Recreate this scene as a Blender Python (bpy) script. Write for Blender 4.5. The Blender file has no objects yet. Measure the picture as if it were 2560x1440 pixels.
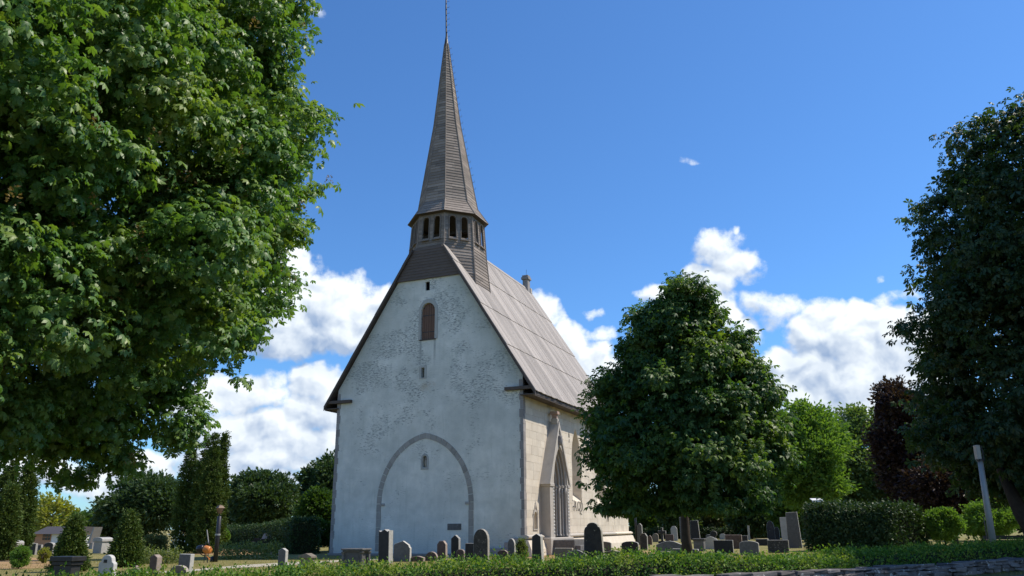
import bpy, bmesh, math, random
import numpy as np
from mathutils import Vector, Matrix
from mathutils.geometry import tessellate_polygon

random.seed(7)
RNG = np.random.default_rng(11)
SC = bpy.context.scene
COL = SC.collection
R = math.radians

# ------------------------------------------------------------------ camera
EYE = 1.5
F_PX = 1980.55            # focal length for a 2560 px wide picture
PITCH, ROLL = R(16.748), R(-0.512)
_F = np.array([0, math.cos(PITCH), math.sin(PITCH)])
_U0 = np.array([0, -math.sin(PITCH), math.cos(PITCH)])
_R0 = np.array([1.0, 0, 0])
_R = math.cos(ROLL) * _R0 + math.sin(ROLL) * _U0
_U = -math.sin(ROLL) * _R0 + math.cos(ROLL) * _U0
cam_d = bpy.data.cameras.new("camera")
cam_d.sensor_width = 36.0
cam_d.lens = F_PX * 36.0 / 2560.0
cam_d.clip_start = 0.1
cam_d.clip_end = 6000
cam = bpy.data.objects.new("camera", cam_d)
COL.objects.link(cam)
M = Matrix.Identity(4)
for i in range(3):
    M[i][0] = _R[i]; M[i][1] = _U[i]; M[i][2] = -_F[i]
M[2][3] = EYE
cam.matrix_world = M
SC.camera = cam

def ray(px, py):
    d = _F + _R * (px - 1280) / F_PX - _U * (py - 720) / F_PX
    return d / np.linalg.norm(d)
def ground(px, py, z=0.0):
    d = ray(px, py); t = (z - EYE) / d[2]
    return np.array([t * d[0], t * d[1], z])
def at(px, py, dist):
    """point on a line of sight at a horizontal distance"""
    d = ray(px, py); t = dist / math.hypot(d[0], d[1])
    return np.array([t * d[0], t * d[1], EYE + t * d[2]])
def dist_of(py, px=1280):
    g = ground(px, py); return math.hypot(g[0], g[1])

# ------------------------------------------------------------------ light
SUN_EL, SUN_AZ = R(53.0), R(11.0)      # azimuth measured from +X towards +Y
sun_dir = Vector((math.cos(SUN_EL) * math.cos(SUN_AZ), math.cos(SUN_EL) * math.sin(SUN_AZ), math.sin(SUN_EL)))
sd = bpy.data.lights.new("sun", "SUN")
sd.energy = 4.7; sd.angle = R(0.53); sd.color = (1.0, 0.91, 0.77)
so = bpy.data.objects.new("sun", sd); COL.objects.link(so)
so.rotation_euler = sun_dir.to_track_quat('Z', 'Y').to_euler()
so.location = (60, 10, 80)

vs = SC.view_settings
vs.view_transform = 'Standard'; vs.look = 'None'; vs.gamma = 1.0; vs.exposure = 0.15
vs.use_curve_mapping = False
SC.cycles.max_bounces = 8; SC.cycles.diffuse_bounces = 4; SC.cycles.transparent_max_bounces = 8
SC.cycles.transmission_bounces = 4; SC.cycles.glossy_bounces = 2
SC.cycles.caustics_reflective = False; SC.cycles.caustics_refractive = False

# ------------------------------------------------------------------ node helpers
class NT:
    def __init__(s, tree): s.t = tree; s.n = tree.nodes; s.l = tree.links
    def new(s, typ, **kw):
        n = s.n.new(typ)
        for k, v in kw.items(): setattr(n, k, v)
        return n
    def setin(s, n, idx, v):
        if v is None: return
        if isinstance(v, bpy.types.NodeSocket): s.l.new(v, n.inputs[idx])
        else: n.inputs[idx].default_value = v
    def math(s, op, a, b=None, c=None, clamp=False):
        n = s.new('ShaderNodeMath', operation=op); n.use_clamp = clamp
        s.setin(n, 0, a); s.setin(n, 1, b); s.setin(n, 2, c)
        return n.outputs[0]
    def vmath(s, op, a, b=None, out=0):
        n = s.new('ShaderNodeVectorMath', operation=op)
        s.setin(n, 0, a); s.setin(n, 1, b)
        return n.outputs[out]
    def noise(s, vec, scale, detail=4, rough=0.55, dist=0.0, out='Fac'):
        n = s.new('ShaderNodeTexNoise')
        if vec is not None: s.l.new(vec, n.inputs['Vector'])
        n.inputs['Scale'].default_value = scale; n.inputs['Detail'].default_value = detail
        n.inputs['Roughness'].default_value = rough; n.inputs['Distortion'].default_value = dist
        return n.outputs[out]
    def mapr(s, v, a, b, c=0.0, d=1.0, smooth=False):
        n = s.new('ShaderNodeMapRange'); n.interpolation_type = 'SMOOTHSTEP' if smooth else 'LINEAR'
        s.setin(n, 0, v); s.setin(n, 1, a); s.setin(n, 2, b); s.setin(n, 3, c); s.setin(n, 4, d)
        return n.outputs[0]
    def mix(s, fac, a, b, mode='MIX'):
        n = s.new('ShaderNodeMix'); n.data_type = 'RGBA'; n.blend_type = mode
        s.setin(n, 0, fac)
        for k, v in ((6, a), (7, b)):
            if isinstance(v, (tuple, list)): v = (*v[:3], 1.0)
            s.setin(n, k, v)
        return n.outputs[2]

# ------------------------------------------------------------------ sky
world = bpy.data.worlds.new("World"); SC.world = world; world.use_nodes = True
wt = NT(world.node_tree)
for n in list(wt.n): wt.n.remove(n)
SKY_STRENGTH = 0.10
out = wt.new('ShaderNodeOutputWorld'); bg = wt.new('ShaderNodeBackground')
bg.inputs['Strength'].default_value = SKY_STRENGTH
wt.l.new(bg.outputs[0], out.inputs[0])
world.cycles.sampling_method = 'MANUAL'; world.cycles.sample_map_resolution = 256
sky = wt.new('ShaderNodeTexSky'); sky.sky_type = 'NISHITA'; sky.sun_disc = False
sky.sun_elevation = SUN_EL; sky.sun_rotation = R(90) - SUN_AZ
sky.altitude = 20; sky.air_density = 1.0; sky.dust_density = 0.25; sky.ozone_density = 3.2
skycol = wt.mix(1.0, sky.outputs[0], (0.71, 1.15, 1.58), 'MULTIPLY')

def azel(px, py):
    d = ray(px, py); return math.degrees(math.atan2(d[0], d[1])), math.degrees(math.asin(d[2]))
# cumulus puffs: picture coordinates turned into directions of the sky (px, py, rx, ry, weight)
PUFFS = [
 (690,640,75,60,1.0),(735,690,60,70,1.0),(690,760,110,110,1.2),(830,770,95,85,1.15),(905,780,75,62,1.0),(960,760,50,45,.9),(800,840,120,45,1.0),(700,850,120,45,1.0),(860,830,90,50,1.0),
 (600,985,130,45,.95),(480,1000,110,50,.9),(680,955,45,28,.6),
 (800,960,65,45,.95),(840,990,60,60,.95),(790,1030,90,50,1.0),(680,1060,130,45,1.0),(560,1090,120,60,1.0),(740,1110,120,55,1.0),(830,1100,60,60,.9),(650,1150,150,45,.95),(540,1160,100,45,.9),(770,1165,70,22,.6),(690,1200,90,20,.5),
 (330,1185,95,32,.95),(240,1205,100,40,.8),(130,1180,100,38,.7),(290,1240,45,24,.45),(385,1165,45,30,.9),(20,1190,90,50,.8),
 (1795,625,62,48,.8),(1770,590,24,22,.55),(1832,574,14,12,.45),(1830,660,70,42,.85),(1870,685,40,24,.5),(1790,700,50,40,.8),(1745,690,36,30,.6),(1650,745,60,22,.8),
 (1800,775,55,55,1.0),(1760,740,60,40,.85),(1850,830,50,34,.55),(1700,800,60,60,.9),
 (1483,778,28,11,.42),(1735,400,30,9,.24),(790,25,45,14,.2),(1500,838,32,20,.5),
 (1420,865,60,55,1.0),(1400,830,40,30,.8),(1480,905,60,50,1.0),(1530,950,90,60,1.0),(1500,985,70,45,.8),(1340,800,60,60,.9),
 (1900,765,62,30,.5),(1960,775,70,32,.62),(2010,770,45,25,.5),(1935,800,40,20,.42),
 (2060,790,60,45,.95),(2040,830,75,55,1.0),(2150,800,60,42,1.0),(2120,850,110,75,1.2),(2200,830,80,55,1.0),(2300,825,60,50,1.0),(2270,870,120,70,1.15),(2340,860,70,60,1.0),
 (1945,905,60,45,1.0),(2000,920,55,45,.95),(2050,930,90,70,1.05),(1950,960,90,55,1.0),(2150,950,150,85,1.15),(2260,960,120,80,1.1),(2050,1000,140,45,1.0),(2200,1020,150,45,.95),(1900,1010,90,40,.85),(2050,1045,120,26,.6),
 (2230,748,62,20,.42),(2195,775,40,16,.5),(2290,735,45,18,.36),(2200,697,14,10,.32),(2340,752,40,20,.42),(2205,760,30,18,.45),
]
grp = bpy.data.node_groups.new("cloud_density", 'ShaderNodeTree')
grp.interface.new_socket(name="P", in_out='INPUT', socket_type='NodeSocketVector')
grp.interface.new_socket(name="D", in_out='OUTPUT', socket_type='NodeSocketFloat')
grp.interface.new_socket(name="S", in_out='OUTPUT', socket_type='NodeSocketFloat')
gt = NT(grp); gi = gt.new('NodeGroupInput'); go = gt.new('NodeGroupOutput')
P0 = gi.outputs[0]
warp = gt.vmath('SUBTRACT', gt.noise(P0, 0.42, 3, 0.55, out='Color'), (0.5, 0.5, 0.5))
Pw = gt.vmath('ADD', P0, gt.vmath('MULTIPLY', warp, (2.6, 2.0, 0.0)))
field = None
for (px, py, rx, ry, w) in PUFFS:
    a, e = azel(px, py); a2, _ = azel(px + rx, py); _, e2 = azel(px, py - ry)
    ra, re = max(a2 - a, .05), max(e2 - e, .05)
    v = gt.vmath('MULTIPLY', gt.vmath('SUBTRACT', Pw, (a, e, 0)), (1 / ra, 1 / re, 0))
    l2 = gt.vmath('DOT_PRODUCT', v, v, out=1)
    f = gt.math('MULTIPLY_ADD', l2, -w * 0.60, w * 1.02)
    field = f if field is None else gt.math('SMOOTH_MAX', field, f, 0.12)
# away from the picture: the same kind of broken cumulus band round the horizon
sp = gt.new('ShaderNodeSeparateXYZ'); gt.l.new(P0, sp.inputs[0])
absaz = gt.math('ABSOLUTE', sp.outputs[0])
away = gt.mapr(absaz, 38, 52, 0, 1, True)
band = gt.math('MULTIPLY', gt.mapr(sp.outputs[1], 1, 6, 0, 1), gt.mapr(sp.outputs[1], 30, 14, 0, 1))
big = gt.noise(P0, 0.07, 2, 0.5)
gen = gt.math('MULTIPLY', gt.math('MULTIPLY', gt.mapr(big, .42, .62, -.3, 1.0), band), away)
field = gt.math('MAXIMUM', field, gt.math('SUBTRACT', gen, gt.mapr(gt.math('MULTIPLY', away, band), 0, .5, 1.6, .05)))
field = gt.math('MAXIMUM', field, -1.6)
n1 = gt.noise(P0, 0.55, 9, 0.62)
n2 = gt.noise(Pw, 0.16, 4, 0.5)
nn = gt.math('ADD', gt.math('MULTIPLY', gt.math('SUBTRACT', n1, .5), 1.55), gt.math('MULTIPLY', gt.math('SUBTRACT', n2, .5), .5))
gt.l.new(gt.math('ADD', field, nn), go.inputs[0])
n3 = gt.noise(Pw, 0.50, 3.2, 0.48)
gt.l.new(gt.math('ADD', field, gt.math('MULTIPLY', gt.math('SUBTRACT', n3, .5), 1.5)), go.inputs[1])

tc = wt.new('ShaderNodeTexCoord')
sx = wt.new('ShaderNodeSeparateXYZ'); wt.l.new(tc.outputs['Generated'], sx.inputs[0])
az = wt.math('MULTIPLY', wt.math('ARCTAN2', sx.outputs[0], sx.outputs[1]), 57.29578)
el = wt.math('MULTIPLY', wt.math('ARCSINE', sx.outputs[2]), 57.29578)
cx = wt.new('ShaderNodeCombineXYZ'); wt.l.new(az, cx.inputs[0]); wt.l.new(el, cx.inputs[1])
def dens(off):
    g = wt.new('ShaderNodeGroup'); g.node_tree = grp
    wt.l.new(cx.outputs[0] if off is None else wt.vmath('ADD', cx.outputs[0], off), g.inputs[0])
    return g.outputs
d0, s0 = dens(None); d1 = dens((0.35, 0.55, 0.0))[1]; d2 = dens((1.1, 2.2, 0.0))[1]
alpha = wt.mapr(d0, 0.06, 0.66, 0, 1, True)
sh1 = wt.math('SUBTRACT', d1, s0)
sh = wt.math('ADD', wt.mapr(sh1, -.22, .40, 0, .66), wt.mapr(d2, .3, 2.1, 0, .52, True), clamp=True)
ccol = wt.mix(sh, (9.2, 9.8, 10.2), (2.5, 3.7, 5.9))
skyc = wt.mix(alpha, skycol, ccol)
wt.l.new(skyc, bg.inputs['Color'])

# ------------------------------------------------------------------ materials
def new_mat(name):
    m = bpy.data.materials.new(name); m.use_nodes = True
    t = NT(m.node_tree)
    b = t.n.get('Principled BSDF')
    return m, t, b
def pos(t):
    return t.new('ShaderNodeNewGeometry').outputs['Position']
def objco(t):
    return t.new('ShaderNodeTexCoord').outputs['Object']
def bump(t, b, h, strength=.4, dist=.02):
    n = t.new('ShaderNodeBump'); n.inputs['Strength'].default_value = strength; n.inputs['Distance'].default_value = dist
    t.l.new(h, n.inputs['Height']); t.l.new(n.outputs[0], b.inputs['Normal'])
def stone(name, c1, c2, scale=3.0, rough=.85, bmp=.35, rnd=.25, spots=None, spot_scale=9, spot_thr=.62, fine=40):
    m, t, b = new_mat(name); p = pos(t)
    n = t.noise(p, scale, 6, .6)
    col = t.mix(t.mapr(n, .3, .7), c1, c2)
    fn = t.noise(p, fine, 3, .6)
    col = t.mix(t.mapr(fn, .2, .8, 0, .35), col, tuple(x * .55 for x in c1))
    if spots:
        s = t.noise(p, spot_scale, 5, .65)
        col = t.mix(t.mapr(s, spot_thr, spot_thr + .05), col, spots)
    oi = t.new('ShaderNodeObjectInfo')
    k = t.mapr(oi.outputs['Random'], 0, 1, 1 - rnd, 1 + rnd)
    sc = t.new('ShaderNodeVectorMath', operation='SCALE'); t.l.new(col, sc.inputs[0]); t.l.new(k, sc.inputs['Scale'])
    t.l.new(sc.outputs[0], b.inputs['Base Color']); b.inputs['Roughness'].default_value = rough; b.inputs['Specular IOR Level'].default_value = .2
    bump(t, b, t.math('ADD', n, t.math('MULTIPLY', fn, .5)), bmp, .015)
    return m
def island(t):
    return t.new('ShaderNodeNewGeometry').outputs['Random Per Island']
def wood(name, c1, c2, grain=(1, 1, 1), rough=.8, rnd=.35):
    """weathered boards; every board of a mesh gets its own tone"""
    m, t, b = new_mat(name); p = objco(t)
    g = t.noise(t.vmath('MULTIPLY', p, grain), 6, 5, .6)
    big = t.noise(p, .35, 3, .5)
    col = t.mix(t.mapr(g, .3, .7), c1, c2)
    col = t.mix(t.mapr(big, .35, .7, 0, .35), col, tuple(x * .7 for x in c1))
    k = t.mapr(island(t), 0, 1, 1 - rnd, 1 + rnd)
    oi = t.new('ShaderNodeObjectInfo')
    k = t.math('MULTIPLY', k, t.mapr(oi.outputs['Random'], 0, 1, .93, 1.07))
    sc = t.new('ShaderNodeVectorMath', operation='SCALE'); t.l.new(col, sc.inputs[0]); t.l.new(k, sc.inputs['Scale'])
    t.l.new(sc.outputs[0], b.inputs['Base Color']); b.inputs['Roughness'].default_value = rough
    bump(t, b, g, .3, .01)
    return m
def leaf_mat(name, c1, c2, c3=None, trans=.35, rough=.45, spec=.35, patch=.6):
    m, t, b = new_mat(name)
    r = island(t); p = pos(t)
    big = t.noise(p, patch, 2, .5)
    col = t.mix(r, c1, c2)
    if c3: col = t.mix(t.mapr(t.math('ADD', t.math('MULTIPLY', r, .35), big), .62, .95, 0, .9), col, c3)
    t.l.new(col, b.inputs['Base Color']); b.inputs['Roughness'].default_value = rough
    b.inputs['Specular IOR Level'].default_value = spec
    tr = t.new('ShaderNodeBsdfTranslucent')
    tcol = t.mix(1.0, col, (1.55, 1.6, .45), 'MULTIPLY'); t.l.new(tcol, tr.inputs[0])
    mx = t.new('ShaderNodeMixShader'); mx.inputs[0].default_value = trans
    t.l.new(b.outputs[0], mx.inputs[1]); t.l.new(tr.outputs[0], mx.inputs[2])
    t.l.new(mx.outputs[0], t.n['Material Output'].inputs['Surface'])
    return m
def plain(name, c, rough=.5, metal=0.0, spec=.5, var=.15, scale=8):
    m, t, b = new_mat(name)
    n = t.noise(pos(t), scale, 4, .6)
    col = t.mix(n, tuple(x * (1 - var) for x in c), tuple(min(1, x * (1 + var)) for x in c))
    t.l.new(col, b.inputs['Base Color']); b.inputs['Roughness'].default_value = rough; b.inputs['Metallic'].default_value = metal
    b.inputs['Specular IOR Level'].default_value = spec
    return m

MAT = {}
def plaster_mat():
    m, t, b = new_mat("lime_plaster"); p = objco(t)
    big = t.noise(p, .35, 4, .55)
    mid = t.noise(p, 1.6, 5, .6)
    base = t.mix(t.mapr(mid, .3, .7), (.60, .62, .585), (.79, .795, .755))
    base = t.mix(t.mapr(big, .4, .66, 0, .55), base, (.43, .46, .44))
    # plaster worn off the rubble: short dark dashes in flat courses, gathered in patches
    st = t.vmath('MULTIPLY', p, (1.7, 1.7, 6.5))
    s1 = t.noise(st, 3.1, 5, .62, .6)
    patch = t.noise(t.vmath('MULTIPLY', p, (1, 1, 1.5)), .42, 3, .55)
    sp = t.new('ShaderNodeSeparateXYZ'); t.l.new(p, sp.inputs[0])
    hz = t.math('MULTIPLY', t.mapr(sp.outputs[2], 4.0, 9.8, 0, 1), t.mapr(sp.outputs[2], 17.5, 14.0, .35, 1))
    patchm = t.math('ADD', t.mapr(patch, .36, .60, 0, 1), t.mapr(hz, 0, 1, -.28, .25), clamp=True)
    thr = t.mapr(patchm, 0, 1, .78, .50)
    wear = t.mapr(t.math('SUBTRACT', s1, thr), 0.0, .07)
    col = t.mix(t.math('MULTIPLY', wear, .70), base, (.15, .175, .175))
    # green-grey damp near the verges and run-off streaks below the openings
    dr = t.noise(t.vmath('MULTIPLY', p, (5, 5, .5)), 1.0, 4, .6)
    col = t.mix(t.mapr(dr, .56, .75, 0, .4), col, (.40, .45, .40))
    sx_ = sp.outputs[0]
    ax = t.math('ABSOLUTE', t.math('SUBTRACT', sx_, .04))
    streak = t.math('MULTIPLY', t.mapr(t.math('ABSOLUTE', t.math('SUBTRACT', ax, .47)), .10, .03), t.math('MULTIPLY', t.mapr(sp.outputs[2], 10.3, 11.6), t.mapr(sp.outputs[2], 12.05, 11.95)))
    col = t.mix(t.math('MULTIPLY', streak, t.mapr(mid, .3, .6, .3, .8)), col, (.25, .27, .26))
    ob = t.math('ADD', t.math('POWER', t.math('MULTIPLY', t.math('SUBTRACT', sx_, .15), 1.6), 2), t.math('POWER', t.math('MULTIPLY', t.math('SUBTRACT', sp.outputs[2], 9.2), 2.6), 2))
    col = t.mix(t.math('MULTIPLY', t.mapr(ob, 1.0, .1), t.mapr(mid, .4, .6, 0, .7)), col, (.40, .32, .20))
    damp = t.math('MULTIPLY', t.mapr(t.math('SUBTRACT', t.math('ADD', t.math('ABSOLUTE', sx_), t.math('MULTIPLY', sp.outputs[2], .62)), t.math('MULTIPLY', big, 2.4)), 9.0, 10.6), t.mapr(sp.outputs[2], 8.3, 9.3))
    col = t.mix(t.math('MULTIPLY', damp, .5), col, (.30, .34, .31))
    foot = t.math('MULTIPLY', t.mapr(sp.outputs[2], 1.6, .2), t.mapr(mid, .35, .65))
    col = t.mix(t.math('MULTIPLY', foot, .55), col, (.33, .36, .36))
    t.l.new(col, b.inputs['Base Color']); b.inputs['Roughness'].default_value = .95
    b.inputs['Specular IOR Level'].default_value = .1
    h = t.math('ADD', t.math('MULTIPLY', s1, 1.0), t.math('MULTIPLY', mid, .4))
    h = t.math('SUBTRACT', h, t.math('MULTIPLY', wear, .35))
    bump(t, b, h, .55, .06)
    return m
MAT['plaster'] = plaster_mat()
MAT['ashlar'] = stone("pale_limestone", (.63, .555, .455), (.74, .67, .565), 1.6, .9, .3, .08, (.40, .36, .30), 2.2, .68)
MAT['quoin'] = stone("grey_quoin_stone", (.25, .235, .23), (.34, .32, .31), 2.5, .9, .4, .14)
MAT['archstone'] = stone("grey_arch_stone", (.30, .29, .275), (.38, .37, .35), 2.5, .9, .35, .13)
MAT['portal'] = stone("portal_stone", (.44, .405, .36), (.54, .50, .45), 2.0, .85, .25, .05)
MAT['portal_red'] = stone("reddish_stone", (.40, .28, .23), (.50, .36, .30), 4, .85, .25, .05)
MAT['roofwood'] = wood("weathered_roof_boards", (.275, .240, .212), (.41, .37, .335), (6, 6, .5), .8, .24)
MAT['spirewood'] = wood("weathered_spire_boards", (.175, .142, .118), (.30, .25, .21), (1.2, 1.2, 5), .8, .3)
MAT['darkwood'] = wood("dark_tarred_wood", (.055, .042, .036), (.10, .078, .066), (1, 1, 4), .75, .25)
MAT['gableboard'] = wood("tarred_gable_boards", (.085, .066, .058), (.14, .11, .095), (.6, 1, 5), .8, .2)
MAT['shutter'] = wood("brown_shutter_wood", (.10, .055, .036), (.17, .095, .065), (5, 5, .4), .75, .25)
MAT['dark'] = plain("painted_interior_shade", (.006, .006, .007), .9, 0, .05)
MAT['glass'] = plain("dark_glass", (.03, .035, .045), .12, 0, .5)
MAT['iron'] = plain("dark_iron", (.03, .03, .034), .5, .3)
MAT['blackpaint'] = plain("black_lamp_paint", (.022, .021, .028), .45)
MAT['copper'] = plain("brown_metal_roof", (.13, .085, .055), .6, .2)
MAT['lampglass'] = plain("amber_lamp_glass", (.20, .105, .045), .2)
MAT['galv'] = plain("galvanised_pole", (.36, .35, .33), .5, .3)
MAT['white'] = plain("white_paint", (.75, .75, .74), .5)
MAT['orange'] = plain("orange_plastic", (.62, .22, .05), .4)
MAT['blackplastic'] = plain("black_plastic", (.015, .015, .02), .35)
MAT['bluebench'] = plain("dark_blue_boards", (.025, .032, .05), .4)
# gravestones
MAT['g_black'] = stone("black_granite", (.022, .023, .025), (.038, .038, .040), 5, .5, .12, .2)
MAT['g_lichen'] = stone("lichened_dark_stone", (.035, .034, .035), (.065, .06, .058), 4, .8, .3, .2, (.34, .33, .28), 7.5, .64)
MAT['g_mottled'] = stone("mottled_granite", (.045, .042, .038), (.095, .088, .08), 6, .8, .35, .1, (.26, .24, .20), 12, .60)
MAT['g_grey'] = stone("grey_granite", (.11, .107, .105), (.18, .175, .17), 8, .75, .2, .2, (.3, .3, .27), 8, .68)
MAT['g_pale'] = stone("pale_grey_limestone", (.36, .355, .34), (.48, .47, .45), 3, .85, .25, .12, (.25, .25, .22), 6, .66)
MAT['g_white'] = stone("white_limestone", (.55, .54, .52), (.66, .65, .62), 3, .85, .2, .08)
MAT['g_brown'] = stone("brown_red_granite", (.085, .06, .05), (.14, .10, .085), 7, .7, .2, .2, (.30, .27, .22), 8, .68)
MAT['g_tan'] = stone("tan_sandstone", (.17, .145, .115), (.25, .215, .17), 4, .85, .3, .15, (.38, .36, .3), 7, .66)
MAT['wallstone'] = stone("dry_wall_limestone", (.11, .098, .095), (.21, .19, .185), 2.2, .9, .6, .3, (.46, .45, .42), 5, .60)
# leaves
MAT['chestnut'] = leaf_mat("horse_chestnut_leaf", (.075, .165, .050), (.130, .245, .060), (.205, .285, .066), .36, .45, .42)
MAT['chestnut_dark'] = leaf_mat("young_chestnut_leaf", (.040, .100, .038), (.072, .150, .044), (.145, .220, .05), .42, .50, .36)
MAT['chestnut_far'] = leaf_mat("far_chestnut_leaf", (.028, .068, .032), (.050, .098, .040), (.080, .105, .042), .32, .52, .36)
MAT['flower'] = leaf_mat("faded_chestnut_flower", (.20, .14, .07), (.30, .22, .11), None, .2, .8, .1)
MAT['thuja'] = leaf_mat("thuja_scale", (.046, .092, .020), (.115, .155, .036), None, .15, .6, .2)
MAT['fardark'] = leaf_mat("dark_broadleaf", (.040, .080, .030), (.072, .118, .042), None, .22, .5, .4)
MAT['midgreen'] = leaf_mat("mid_green_leaf", (.050, .105, .022), (.085, .150, .030), None, .3, .5, .3)
MAT['brightgreen'] = leaf_mat("light_green_leaf", (.10, .195, .045), (.17, .275, .065), None, .4, .55, .2)
MAT['palegreen'] = leaf_mat("pale_green_leaf", (.10, .17, .06), (.15, .21, .075), None, .35, .5, .3)
MAT['yellowgreen'] = leaf_mat("yellow_green_leaf", (.22, .25, .05), (.34, .34, .08), None, .4, .5, .3)
MAT['olive'] = leaf_mat("olive_leaf", (.10, .12, .045), (.15, .16, .06), None, .3, .5, .3)
MAT['purple'] = leaf_mat("copper_beech_leaf", (.030, .018, .020), (.056, .028, .026), (.060, .040, .024), .25, .45, .4)
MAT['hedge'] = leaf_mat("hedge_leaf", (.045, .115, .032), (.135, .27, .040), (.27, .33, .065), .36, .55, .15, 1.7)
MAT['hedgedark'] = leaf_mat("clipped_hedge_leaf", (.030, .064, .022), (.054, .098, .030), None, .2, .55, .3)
MAT['rose'] = leaf_mat("rose_leaf", (.11, .16, .045), (.22, .25, .085), None, .3, .5, .3)
MAT['petal'] = leaf_mat("white_petal", (.60, .58, .52), (.75, .72, .68), None, .2, .7, .1)
MAT['bark'] = stone("bark", (.045, .034, .028), (.085, .066, .052), 6, .95, .8, .1)
MAT['twig'] = stone("hedge_twigs", (.018, .022, .010), (.032, .036, .016), 6, .95, .5, .1)

def ground_mat():
    m, t, b = new_mat("dry_lawn"); p = pos(t)
    n = t.noise(p, .22, 4, .6); n2 = t.noise(p, 1.7, 5, .65); n3 = t.noise(p, 14, 4, .7)
    col = t.mix(t.mapr(n, .35, .65), (.21, .185, .062), (.33, .265, .115))
    col = t.mix(t.mapr(n2, .38, .66), col, (.125, .150, .040))
    col = t.mix(t.mapr(n3, .35, .75, 0, .5), col, (.37, .30, .15))
    t.l.new(col, b.inputs['Base Color']); b.inputs['Roughness'].default_value = .95; b.inputs['Specular IOR Level'].default_value = .1
    bump(t, b, t.math('ADD', n3, n2), .8, .08)
    return m
MAT['ground'] = ground_mat()
MAT['drybed'] = stone("dry_brown_grass", (.30, .19, .085), (.44, .29, .15), 1.5, .95, .8, 0)
MAT['gravel'] = stone("pale_gravel", (.46, .42, .34), (.58, .53, .44), 9, .95, .5, 0)
def asphalt():
    m, t, b = new_mat("asphalt"); p = pos(t)
    n = t.noise(p, 60, 3, .7); n2 = t.noise(p, .5, 4, .6)
    col = t.mix(n, (.04, .042, .047), (.075, .077, .082)); col = t.mix(t.mapr(n2, .4, .7, 0, .5), col, (.085, .085, .085))
    t.l.new(col, b.inputs['Base Color']); b.inputs['Roughness'].default_value = .85; bump(t, b, n, .4, .01)
    return m
MAT['asphalt'] = asphalt()
MAT['roadpaint'] = plain("worn_road_paint", (.62, .62, .60), .7, var=.3, scale=5)
MAT['verge'] = stone("verge_grass", (.07, .085, .028), (.13, .12, .05), 3, .95, .8, 0)

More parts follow.
